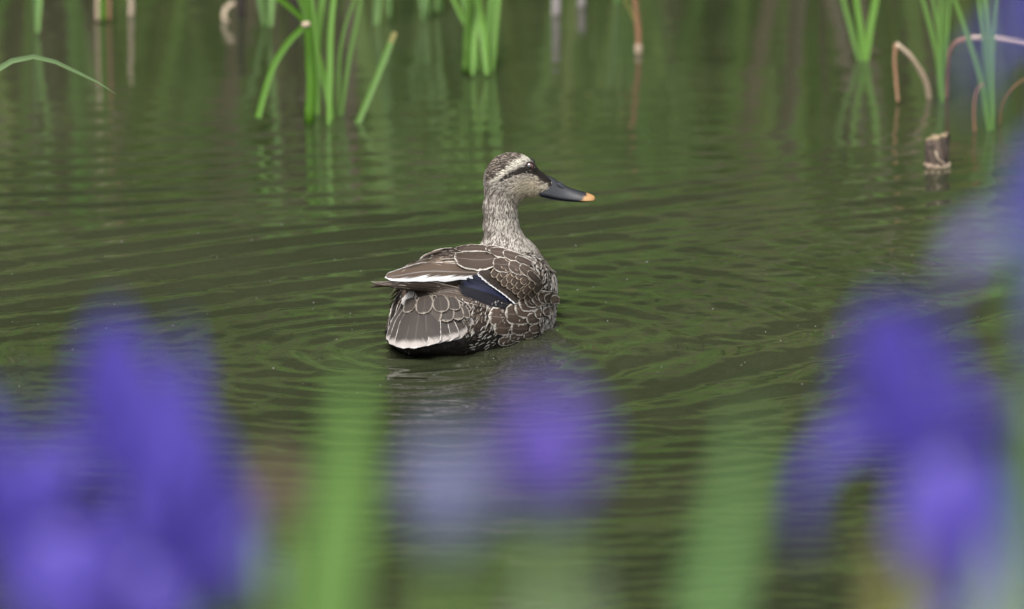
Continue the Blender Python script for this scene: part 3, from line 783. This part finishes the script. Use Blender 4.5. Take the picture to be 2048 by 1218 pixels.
for i, a in enumerate(t):           # greater coverts along the top of the blue panel
    bx, by = 962 + 66 * a, 541 + 56 * a
    feather(wing, 'gcov', [(bx + 8, by - 4), (bx, by + 4), (bx - 9, by + 13)], 12, 3.4, 'blade', 'greater_covert', .001)
for row in range(4):                # lesser coverts, three scaly rows
    for i in range(9 - row):
        a = i / 6; bx, by = 985 + 62 * a + row * 9 + rng.normal(0, 1), 540 + 44 * a - row * 8.5 + 4 + rng.normal(0, 1)
        feather(wing, 'covert', [(bx + 10, by - 4), (bx + 2, by + 3), (bx - 6, by + 10)], 15, 4.2 + .35 * row, 'round', 'covert_feather', .0012)
SCAP = [([(962, 502), (925, 506), (893, 512)], 12, 3.9), ([(925, 505), (885, 511), (842, 527)], 13, 3.4), ([(935, 513), (900, 518), (865, 522)], 17, 4.0), ([(985, 507), (950, 504), (914, 508)], 14, 4.4),
        ([(992, 524), (955, 528), (906, 527)], 37, 4.8), ([(1008, 512), (990, 510), (970, 510)], 18, 5.0), ([(1025, 530), (1004, 535), (980, 534)], 29, 5.4), ([(1022, 517), (1002, 515), (978, 514)], 19, 5.6),
        ([(1046, 540), (1032, 540), (1013, 534)], 24, 5.9), ([(1040, 524), (1024, 521), (1004, 517)], 18, 6.0), ([(1060, 552), (1048, 546), (1033, 536)], 18, 6.2), ([(1052, 533), (1041, 529), (1026, 524)], 14, 6.3), ([(1066, 562), (1058, 556), (1046, 545)], 14, 6.4)]
for pts, ww, of in SCAP: feather(wing, 'scap', pts, ww, of, 'round', 'scapular_feather', .0014)

FLANK = [([(1040, 634), (1015, 636), (972, 634)], 46, 1.4), ([(1040, 652), (1012, 656), (982, 655)], 30, 1.0), ([(1062, 624), (1038, 629), (1004, 630)], 46, 1.9), ([(1062, 656), (1042, 658), (1016, 656)], 26, 1.2),
         ([(1075, 610), (1050, 616), (1022, 621)], 42, 2.4), ([(1080, 600), (1056, 605), (1030, 612)], 36, 2.9), ([(1086, 596), (1066, 598), (1041, 604)], 34, 3.3), ([(1092, 592), (1076, 593), (1054, 600)], 30, 3.7),
         ([(1098, 592), (1084, 592), (1066, 598)], 26, 4.0), ([(1104, 594), (1094, 594), (1079, 599)], 22, 4.2), ([(1110, 600), (1102, 600), (1090, 604)], 18, 4.3),
         ([(1085, 632), (1066, 636), (1046, 642)], 24, 2.2), ([(1096, 622), (1080, 626), (1062, 632)], 22, 2.6), ([(1104, 618), (1092, 622), (1078, 628)], 18, 2.9), ([(1084, 652), (1070, 656), (1052, 660)], 18, 1.6),
         ([(1098, 642), (1086, 646), (1072, 650)], 16, 1.9), ([(1050, 672), (1034, 674), (1014, 674)], 18, 1.0), ([(1030, 678), (1010, 682), (992, 682)], 18, .8), ([(1072, 666), (1058, 669), (1042, 671)], 14, 1.1)]
for pts, ww, of in FLANK: feather(body, 'flank', pts, ww, of, 'round', 'flank_feather', .0015)

def col_wisp(P, q):
    c = np.array(lin(186, 179, 170)) * q.uniform(.5, 1.1, (len(P), 1)); c = np.where((q.random(len(P)) < .35)[:, None], np.array(lin(48, 40, 35)), c); return np.repeat(c[:, None], 8, 1)
contour(1500, lambda p: (body_zone(p)[0] > .01) & (body_zone(p)[1] > 0) & (body_zone(p)[2] < .045) & (body_zone(p)[2] > .0), 'flank_wisps', lambda P: .0075 + 0 * P[:, 0], lambda P: .0007 + 0 * P[:, 0], col_wisp, .0012, 34,
        lambda P: nrm(flow(P) + np.array([0, 0, -.45])), body, out=.0022)
contour(420, lambda p: (body_zone(p)[0] < -.01) & (body_zone(p)[0] > -.11) & (body_zone(p)[1] > .01) & (body_zone(p)[2] < .05) & (body_zone(p)[2] > .004), 'rump_wisps', lambda P: .007 + 0 * P[:, 0], lambda P: .0009 + 0 * P[:, 0], col_wisp, .0012, 35,
        flow, body, out=.0008)
# rump and under-wing feathers on the near end
for pts, m, ww, of in (([(812, 574), (794, 606), (784, 648)], 'thin', 11, .8), ([(806, 580), (789, 615), (780, 660)], 'thin', 9, .6), ([(800, 590), (784, 630), (779, 676)], 'thin', 8, .4), ([(824, 582), (806, 615), (792, 655)], 'thin', 11, 1.0),
                       ([(813, 574), (813, 592), (809, 614)], 'white', 11, 1.6), ([(826, 578), (823, 594), (818, 611)], 'white', 12, 1.9), ([(838, 582), (836, 594), (833, 606)], 'white', 9, 1.7),
                       ([(836, 584), (850, 597), (868, 601)], 'cov_t', 20, 2.6), ([(872, 590), (888, 600), (902, 606)], 'cov_t', 12, 1.4), ([(890, 594), (908, 604), (926, 612)], 'thin', 10, 1.2), ([(915, 600), (930, 612), (940, 624)], 'thin', 10, 1.0),
                       ([(798, 642), (812, 617), (836, 604), (858, 608), (872, 611)], 'black', 10, 2.2), ([(804, 640), (818, 620), (840, 610), (860, 612)], 'black', 8, 1.8)):
    feather(body, m, pts, ww, of, 'round', 'rump_feather', .001, fn=sd_body)
# tail: a fan that dips to the water, then its coverts
tb = loc2w(-.118, 0, .049); tail = mesh('tail', *surface_nets(lambda p: rcone(p, loc2w(-.11, 0, .030), loc2w(-.145, -.004, .016), .010, .004), tb - [.06, .08, .06], tb + [.06, .08, .04], .003), M_PLUM, duck, col=lin(60, 52, 47))
TIPS = [(785, 684, .014), (792, 693, .013), (807, 699, .012), (828, 700, .012), (854, 696, .013), (878, 690, .014), (901, 684, .016), (920, 677, .017), (931, 667, .018)]
for i, (a, b_, zz) in enumerate(TIPS):
    s = i / 8 - .5; tip = at_z(a, b_, zz); bs = loc2w(-.116, s * .046, .046 - abs(s) * .012)
    md = (tip + bs) / 2 + [0, 0, .003 - abs(s) * .003]; k_ = 4 - abs(i - 4)
    feather(tail, 'tail', None, .028 - .010 * abs(s) * 2, 0, 'blade', 'tail_feather', P3=[bs, md, tip + np.array([0, 0, .0005 * k_])], fix_n=np.array([-.15, -.55, .8]), push=.0008 + .0004 * k_, camber=.2)
COV = [(806, 622, 795, 646, 22), (922, 618, 930, 642, 24), (905, 614, 914, 646, 32), (824, 618, 815, 650, 32), (886, 612, 892, 650, 36), (840, 614, 836, 654, 38), (864, 612, 866, 654, 38),
       (900, 604, 908, 630, 28), (826, 606, 821, 634, 28), (880, 604, 883, 634, 32), (852, 603, 850, 638, 34)]
for i, (a, b_, c_, d2, ww) in enumerate(COV):
    q = cast(sd_body, np.array([c_ * 1.]), np.array([d2 * 1.]))[0]; bs = cast(sd_body, np.array([a * 1.]), np.array([b_ * 1.]))[0]
    feather(tail, 'cov_t', None, ww * MPX, 0, 'round', 'tail_covert', P3=[bs, (bs + q) / 2 + [0, 0, .004], q], fix_n=np.array([-.15, -.6, .75]), push=.0036 + .0004 * i, camber=.25)

# the other side, in plainer order
def mirror_w(P): 
    q = P - DUCK0; f, r, z = q @ FV, q @ RV, q[:, 2]; return DUCK0 + np.outer(f, FV) - np.outer(r, RV) + np.outer(z, [0, 0, 1])
WL = [(.08, -.038, .042, .02), (.03, -.046, .046, .024), (-.04, -.043, .044, .018), (-.09, -.034, .042, .008)]
Pw = np.array([loc2w(*a[:3]) for a in WL])
wl = mesh('wing', *tube_geo(spline(Pw, 16), np.interp(np.linspace(0, 1, 16), [0, .1, .33, .66, 1], [.012, .024, .024, .017, .004]), 14)[:2], M_PLUM, duck, col=lin(70, 58, 50))
for i in range(9):
    a = i / 8; st = loc2w(.06 - .03 * a, -.066 - .006 * a + .008 * (i % 3), .060 - .034 * a); en = loc2w(-.10 + .05 * a, -.046 - .024 * a, .050 - .030 * a)
    feather(wl, 'prim' if i > 3 else 'tert2', None, .017, 0, 'long', 'wing_feather', P3=[st, (st + en) / 2 - RV * .008, en], fix_n=-RV * .8 + np.array([0, 0, .6]))

# --- bill, eyes --------------------------------------------------------
def bill_mat():
    k = NT('bill'); c = k.attr(); g = k.n('ShaderNodeNewGeometry'); n = k.noise(420, g.outputs['Position'], 4)
    c = k.mix(k.math('MULTIPLY', n, .35), c, k.mix(.5, c, (.07, .075, .09)))
    p = k.principled(c, .38, Specular_IOR_Level=.5); k.t.links.new(k.bump(n, .25, .0006), p.inputs['Normal']); return k.finish(p.outputs[0])
M_BILL = bill_mat()
def loft(secs, ny_, nround, colf):
    """secs: px x, ridge y, lower edge y, half width (m) — domed section"""
    s = np.array(secs, float); xs = np.linspace(0, 1, 44); s = np.stack([np.interp(xs, np.linspace(0, 1, len(s)), s[:, i]) for i in range(4)], 1)
    k3 = np.array([.25, .5, .25])
    for _ in range(3): s[1:-1] = (s[:-2] * .25 + s[1:-1] * .5 + s[2:] * .25)
    th = np.linspace(0, 2 * np.pi, nround, endpoint=False); rows = []
    for x, tp, bt, hw in s:
        c = hp(x, bt); up = (bt - tp) * MPX
        yy = np.sign(np.cos(th)) * np.abs(np.cos(th)) ** .75 * hw; zz = np.where(np.sin(th) > 0, np.sin(th) ** 1.35 * up, np.sin(th) * .0009)
        yy = yy * np.where(np.sin(th) > 0, 1 - .45 * np.clip(np.sin(th), 0, 1) ** 2 * (up / .018), 1)
        rows.append(np.stack([np.full(nround, c[0]), HY + yy, c[2] + zz], 1))
    V_ = np.vstack(rows); n_ = len(rows)
    F_ = [[i * nround + j, i * nround + (j + 1) % nround, (i + 1) * nround + (j + 1) % nround, (i + 1) * nround + j] for i in range(n_ - 1) for j in range(nround)]
    F_ += [list(range(nround))[::-1], [(n_ - 1) * nround + j for j in range(nround)]]
    return V_, F_, colf(V_)
BLK = np.array(lin(25, 26, 31)); YEL = np.array(lin(176, 134, 84)); BLK2 = np.array(lin(24, 24, 28))
def pxof(V_): return 1024 + V_[:, 0] / MPX, 609 - ((V_[:, 2] - CAM[2]) * CP + (HY - CAM[1]) * SP) / MPX
def colu(V_):
    x, y = pxof(V_); m = smooth(-1.5, 1.5, (x - 1163) - (398 - y) * .95 + 2 * np.sin(y * .9))[:, None]; n_ = smooth(1187, 1190, x)[:, None] * smooth(392, 396, y)[:, None] * .6
    return (BLK * (1 - m) + YEL * m) * (1 - n_) + BLK2 * n_
bv, bfc, bc = loft([(1078, 352, 386, .0085), (1092, 350, 388.5, .0088), (1104, 353, 391.5, .0086), (1116, 362.5, 394, .0083), (1130, 371, 396, .0083), (1146, 377.5, 397.5, .0088), (1160, 381.5, 398.5, .0092), (1172, 385, 399, .0090), (1182, 388.5, 399, .0076), (1188, 391.5, 398.8, .0050), (1191, 395, 398.5, .0018)], 0, 28, colu)
bill = mesh('bill', bv, bfc, M_BILL, duck, col=bc)
lv, lf, lc = loft([(1080, 386, 390, .0066), (1090, 388, 394, .0068), (1110, 393, 398, .0066), (1130, 396, 400, .0066), (1150, 397.5, 401, .0068), (1165, 398.5, 401.5, .0066), (1176, 399, 401, .0050), (1182, 399.5, 400.5, .0025)], 0, 20, lambda V_: np.tile(BLK2, (len(V_), 1)))
mesh('lower_mandible', lv, lf, M_BILL, bill, col=lc)
def sd_mesh_side(px_, py_, sgn, hw): 
    c = hp(px_, py_); return c + np.array([0, -sgn * hw, 0])
for sgn in (1, -1):
    c = sd_mesh_side(1121, 368.5, sgn, .0052); th = np.linspace(0, 2 * np.pi, 14)
    P = np.stack([c[0] + np.cos(th) * .0027 - np.sin(th) * .0004, np.full(14, c[1]), c[2] + np.sin(th) * .0013 - np.cos(th) * .0011], 1)
    mesh('nostril', *tube_geo(P, .00045, 6)[:2], M_BILL, bill, col=np.tile(lin(70, 72, 80), (14 * 6 + 2, 1)))
def eye_mat():
    k = NT('eye'); tc = k.n('ShaderNodeTexCoord'); sp = k.n('ShaderNodeSeparateXYZ'); k.t.links.new(tc.outputs['Object'], sp.inputs[0])
    r_ = k.math('SQRT', k.math('ADD', k.math('MULTIPLY', sp.outputs[0], sp.outputs[0]), k.math('MULTIPLY', sp.outputs[2], sp.outputs[2])))
    c = k.mix(k.ramp(r_, .0020, .0025), (.004, .004, .004), lin(84, 46, 36)); c = k.mix(k.ramp(r_, .0037, .0043), c, (.01, .008, .007))
    p = k.principled(c, .06, Specular_IOR_Level=.7, Coat_Weight=1.0, Coat_Roughness=.02); return k.finish(p.outputs[0])
M_EYE = eye_mat()
pe = cast(sd_head, np.array([1059.]), np.array([333.5]))[0]; off = HY - pe[1]
for sgn in (1, -1):
    c = np.array([pe[0], HY - sgn * (off - .0027), pe[2]]); u_ = np.linspace(0, 2 * np.pi, 24, endpoint=False); v_ = np.linspace(0.02, np.pi - .02, 14)
    P = np.array([[c[0] + .0051 * math.sin(b) * math.cos(a), c[1] + .0046 * math.cos(b), c[2] + .0048 * math.sin(b) * math.sin(a)] for b in v_ for a in u_])
    f = [[i * 24 + j, i * 24 + (j + 1) % 24, i * 24 + 24 + (j + 1) % 24, i * 24 + 24 + j] for i in range(13) for j in range(24)]
    ey = mesh('eye', P, f, M_EYE, duck, origin=c)
    P = np.array([[c[0] + .0052 * math.cos(a), HY - sgn * (off - .0002), c[2] + .0048 * math.sin(a)] for a in np.linspace(0, 2 * np.pi, 26)])
    mesh('eyelid', *tube_geo(P, .0006, 6)[:2], M_BILL, ey, col=np.tile(lin(34, 29, 26), (26 * 6 + 2, 1)))

# ------------------------------------------------------------------ irises on the near bank, between camera and duck
def petal_mat(name, a, b_, signal=None, trans=.35):
    k = NT(name); uvn = k.n('ShaderNodeUVMap'); sp = k.n('ShaderNodeSeparateXYZ'); k.t.links.new(uvn.outputs[0], sp.inputs[0])
    u, v = sp.outputs[0], sp.outputs[1]; oi = k.n('ShaderNodeObjectInfo')
    vein = k.noise(1.0, k.vscale(uvn.outputs[0], (22, 1.5, 1)), 4, .6)
    c = k.mix(k.ramp(vein, .3, .7), a, b_)
    if signal:
        m = k.math('MULTIPLY', k.ramp(k.math('ABSOLUTE', k.math('SUBTRACT', u, .5)), .05, .02), k.math('MULTIPLY', k.ramp(v, .08, .2), k.ramp(v, .5, .38)))
        c = k.mix(m, c, signal)
    d = k.principled(c, .7, Specular_IOR_Level=.15); t = k.n('ShaderNodeBsdfTranslucent'); k.set(t.inputs[0], c)
    mx = k.n('ShaderNodeMixShader'); mx.inputs[0].default_value = trans; k.t.links.new(d.outputs[0], mx.inputs[1]); k.t.links.new(t.outputs[0], mx.inputs[2])
    return k.finish(mx.outputs[0])
M_FALL = petal_mat('iris_fall', lin(98, 86, 180), lin(86, 72, 166), lin(190, 180, 205)); M_STD = petal_mat('iris_standard', lin(114, 102, 202), lin(96, 82, 184))
M_FADE = petal_mat('iris_fading_petal', lin(150, 140, 205), lin(126, 118, 180), lin(225, 222, 205), .5)
M_BUD = petal_mat('iris_bud', lin(156, 157, 200), lin(138, 142, 184)); M_VIOLET = petal_mat('iris_bud_violet', lin(132, 110, 208), lin(112, 92, 190))
M_SPATHE = leaf_mat('iris_spathe', lin(110, 150, 70), lin(135, 165, 95), .25); M_WITHER = leaf_mat('iris_spathe_dry', lin(122, 104, 86), lin(142, 124, 106), .2)
M_ILEAF = leaf_mat('iris_leaf', lin(98, 138, 62), lin(112, 150, 78), .35); M_ILEAF2 = leaf_mat('iris_leaf_dark', lin(76, 118, 52), lin(92, 134, 66), .35); M_ILEAF3 = leaf_mat('iris_leaf_grey', lin(128, 150, 120), lin(148, 165, 135), .35)

def rotm(yaw, tilt=(0, 0)):
    return np.array((Matrix.Rotation(tilt[0], 3, 'X') @ Matrix.Rotation(tilt[1], 3, 'Y') @ Matrix.Rotation(yaw, 3, 'Z')))
def petal(parent, name, mat, c, M_, ang, path, wid, size, ripple=.1, cup=.25, seed=0):
    q = np.random.default_rng(seed); n, m = 14, 9
    p = spline(np.array(path), n) * size; v = np.linspace(0, 1, n); u = np.linspace(-1, 1, m)
    hw = np.interp(v, np.linspace(0, 1, len(wid)), wid) * size
    t = nrm(np.gradient(p, axis=0)); nn = np.stack([-t[:, 1], t[:, 0]], 1)
    off = -cup * hw[:, None] * u ** 2 + ripple * hw[:, None] * np.abs(u) ** 2 * np.sin(v[:, None] * 9 + q.uniform(0, 6) + u * 2)
    rho = p[:, 0:1] + nn[:, 0:1] * off; z = p[:, 1:2] + nn[:, 1:2] * off; s = hw[:, None] * u
    ca, sa = math.cos(ang), math.sin(ang)
    P = np.stack([rho * ca - s * sa, rho * sa + s * ca, z + 0 * s], -1).reshape(-1, 3) @ M_.T + c
    uv = np.stack([np.broadcast_to(u * .5 + .5, (n, m)), np.broadcast_to(v[:, None], (n, m))], -1).reshape(-1, 2)
    return mesh(name, P, grid_faces(n, m), mat, parent, uv)
FALLP = [(0, 0), (.016, .016), (.036, .020), (.054, .006), (.062, -.022), (.060, -.040)]; FALLW = [.004, .008, .019, .029, .026, .004]
STDP = [(0, 0), (.009, .018), (.015, .042), (.017, .066), (.015, .082)]; STDW = [.004, .010, .018, .016, .002]
STYP = [(0, .002), (.012, .018), (.026, .027), (.036, .036)]; STYW = [.004, .006, .007, .003]

def stem_to_ground(parent, top, foot_dx, r, mat, name='stem'):
    bx, by = top[0] + foot_dx, top[1] + .05; bz = ground_z(bx, by) - .05
    P = spline(np.array([[bx, by, bz], [(bx * .6 + top[0] * .4), by - .02, (bz + top[2]) / 2], top]), 14)
    return mesh(name, *(lambda g: (g[0], g[1], mat, parent, g[2]))(tube_geo(P, np.linspace(r * 1.15, r * .8, 14), 8)))
def iris(px_, py_, d, size, yaw, label, tilt=(0, 0), mats=None, dx=0.0, group='purple irises on the near bank', skip=()):
    mf, ms = mats or (M_FALL, M_STD)
    c = at_d(px_, py_, d); M_ = rotm(yaw, tilt); gz = ground_z(c[0] + dx, c[1] + .05)
    e = empty('iris_plant', (c[0] + dx, c[1] + .05, gz)); props(e, label, 'iris', group)
    base = c - np.array([0, 0, .045])
    P = spline(np.array([base - [0, 0, .01], base + [0, 0, .02], c + [0, 0, .004]]), 8)
    fl = mesh('flower', *(lambda g: (g[0], g[1], ms, e, g[2]))(tube_geo(P, [.004, .0045, .005, .0055, .0055, .006, .006, .004], 10)))
    for i in range(3):
        a = i * 2 * math.pi / 3
        if ('f', i) not in skip: petal(fl, 'fall_petal', mf, c, M_, a, FALLP, FALLW, size, .12, .25, i)
        if ('s', i) not in skip: petal(fl, 'standard_petal', ms, c, M_, a + math.pi / 3, STDP, STDW, size, .1, .3, i + 9)
        petal(fl, 'style_arm', ms, c, M_, a, STYP, STYW, size, .0, .5, i + 20)
    stem_to_ground(e, base, dx, .0042, M_SPATHE)
    for s in (-1, 1):
        P = spline(np.array([base + [s * .004, 0, -.05], base + [s * .009, -.002, -.01], base + [s * .005, 0, .035]]), 9)
        V_, F_, U_ = strip(P, .018, np.array([0, 1., 0]), .5, lambda v: np.sin(np.pi * np.clip(v * .85 + .12, 0, 1)))
        mesh('spathe', V_, F_, M_SPATHE if s > 0 else M_WITHER, e, U_)
    return e
def iris_leaf(e, pts, w, d, mat, dd=0.0):
    p = spline(pts, 18); P = np.array([at_d(a, b, d + dd * t) for (a, b), t in zip(p, np.linspace(0, 1, 18))])
    g0 = P[0].copy(); foot = np.array([g0[0] - .02, g0[1] + .01, ground_z(g0[0], g0[1]) - .04])
    P = np.vstack([spline(np.array([foot, (foot + g0) / 2 + [0, 0, 0], g0]), 8)[:-1], P])
    tan = nrm(np.gradient(P, axis=0)); side = nrm(np.cross(tan, [.15, 1, .1])); n = len(P); v = np.linspace(0, 1, n)
    V_, F_, U_ = strip(P, w * d * PS, side, .22, lambda v: np.minimum(1, np.minimum(.75 + v, np.clip((1 - v) * 3.2, 0, 1) ** .7 + .01)))
    return mesh('leaf', V_, F_, mat, e, U_)

I = lambda *a, **k: iris(*a, **k)
e = I(262, 985, 5.45, 1.12, R(75), 'large open purple iris with its tall standard petals beside the broad leaf', tilt=(R(12), R(4)), dx=-.02)
iris_leaf(e, [(330, 1500), (400, 1330), (420, 1200)], 70, 5.4, M_ILEAF2)
e = I(25, 1100, 5.25, 1.02, R(70), 'purple iris hanging low with a withered brown spathe', tilt=(R(15), R(-6)))
e = I(330, 1165, 5.3, .98, R(10), 'smaller purple iris tucked beneath the large open iris', tilt=(R(10), R(8)))
e = I(1845, 945, 5.25, 1.05, R(165), 'large purple iris with a long drooping petal facing the duck', tilt=(R(15), R(-10)))
iris_leaf(e, [(2015, 1600), (2060, 900), (2052, 560), (2046, 250)], 70, 5.0, M_ILEAF2)
e = I(2090, 515, 4.9, .66, R(182), 'faded lilac iris with one pale petal arching over', tilt=(R(5), R(10)), mats=(M_FADE, M_STD))
e = I(2140, 110, 5.0, .75, R(170), 'highest purple iris standing above the other irises', tilt=(R(5), R(-4)))
e = I(2010, 1310, 5.0, .75, R(60), 'lowest purple iris close to the grey green leaf', tilt=(R(5), R(6)))
iris_leaf(e, [(1985, 1500), (1990, 1250), (1995, 1060)], 95, 4.7, M_ILEAF3)

def bud(px_, py_, d, w, h, mat, label, tip=0.0):
    c = at_d(px_, py_, d); s = d * PS; gz = ground_z(c[0], c[1] + .05)
    e = empty('iris_bud', (c[0], c[1] + .05, gz)); props(e, label, 'iris bud', 'unopened irises on the near bank')
    n = 16; t = np.linspace(0, 1, n); P = c + np.stack([np.sin(t * 2) * tip * s, 0 * t, (t - .5) * h * s], 1)
    rad = w * s / 2 * np.clip(np.sin(np.pi * (t * .86 + .1)) ** .8, .05, 1)
    th_mod = tube_geo(P, rad, 14); mesh('bud', th_mod[0], th_mod[1], mat, e, th_mod[2])
    for q in range(3):   # the furled outer petals wrap round it
        a = q * 2.094; th = a + t * 2.2; Q = P + np.stack([np.cos(th) * rad * 1.02, np.sin(th) * rad * 1.02, 0 * t], 1)
        V_, F_, U_ = strip(Q, w * s * .55, nrm(np.stack([-np.sin(th), np.cos(th), 0 * t], 1)), -.35, lambda v: np.sin(np.pi * np.clip(v * .9 + .06, 0, 1))); mesh('furled_petal', V_, F_, mat, e, U_)
    stem_to_ground(e, P[0] + [0, 0, .004], .0, .004, M_SPATHE)
    for sg in (-1, 1):
        b0 = P[0]; Q = spline(np.array([b0 + [sg * .003, 0, -.06], b0 + [sg * .008, -.003, -.01], b0 + [sg * .006, 0, .022]]), 9)
        V_, F_, U_ = strip(Q, .016, np.array([0, 1., 0]), .5, lambda v: np.sin(np.pi * np.clip(v * .85 + .12, 0, 1))); mesh('spathe', V_, F_, M_SPATHE, e, U_)
    return e
bud(1085, 905, 4.15, 145, 260, M_VIOLET, 'half opened violet iris bud below the duck', 12)
bud(900, 985, 4.25, 115, 250, M_BUD, 'pale blue furled iris bud on a green stem', -8)

bud(548, 985, 5.0, 60, 170, M_WITHER, 'withered brown iris bud beside the broad light green leaf', 6)
def leaf_plant(label, leaves):
    a = leaves[0]; g = at_d(*a[0][0], a[2]); e = empty('iris_leaves', (g[0], g[1], ground_z(g[0], g[1]))); props(e, label, 'iris leaves')
    for pts, w_, d, m, dd in leaves: iris_leaf(e, pts, w_, d, m, dd)
leaf_plant('broad upright light green iris leaf beside the large purple iris', [([(645, 1500), (660, 1200), (690, 960), (712, 710)], 115, 5.25, M_ILEAF, .0)])
leaf_plant('narrow slanting green iris leaf standing free of any flower', [([(1380, 1600), (1425, 1218), (1470, 1010), (1508, 790)], 82, 4.5, M_ILEAF2, .1)])
leaf_plant('low yellowish iris leaf below the violet bud', [([(1100, 1700), (1110, 1400), (1130, 1090)], 95, 3.7, M_ILEAF3, .0)])
leaf_plant('yellow green iris leaf tip under the long drooping petal', [([(1800, 1500), (1795, 1300), (1800, 1060)], 80, 4.3, M_REEDB, .0)])
# ------------------------------------------------------------------ specks of pollen on the water
a = Acc(); n = 110
sx, sy = rng.uniform(0, 2048, n), 430 + 420 * rng.beta(2.2, 2.2, n)
for x_, y_ in zip(sx, sy):
    c = at_z(x_, y_); r_ = rng.uniform(.0003, .0007); th = np.linspace(0, 6.283, 7)[:-1]
    c[2] = float(water_height(np.array([c[0]]), np.array([c[1]]))[0])
    V_ = np.vstack([np.stack([c[0] + r_ * np.cos(th), c[1] + r_ * np.sin(th), np.full(6, c[2])], 1), c + [0, 0, r_ * .9]])
    F_ = np.array([[i, (i + 1) % 6, 6, 6] for i in range(6)])
    a.v.append(V_); a.f.append(F_[:, :3] + a.n); a.uv.append(np.full((7, 2), .5)); a.c.append(np.full((7, 3), .75)); a.n += 7
props(a.build('pollen_specks', M_STUFF), 'tiny white pollen specks floating on the water round the duck', 'specks', kind='stuff')
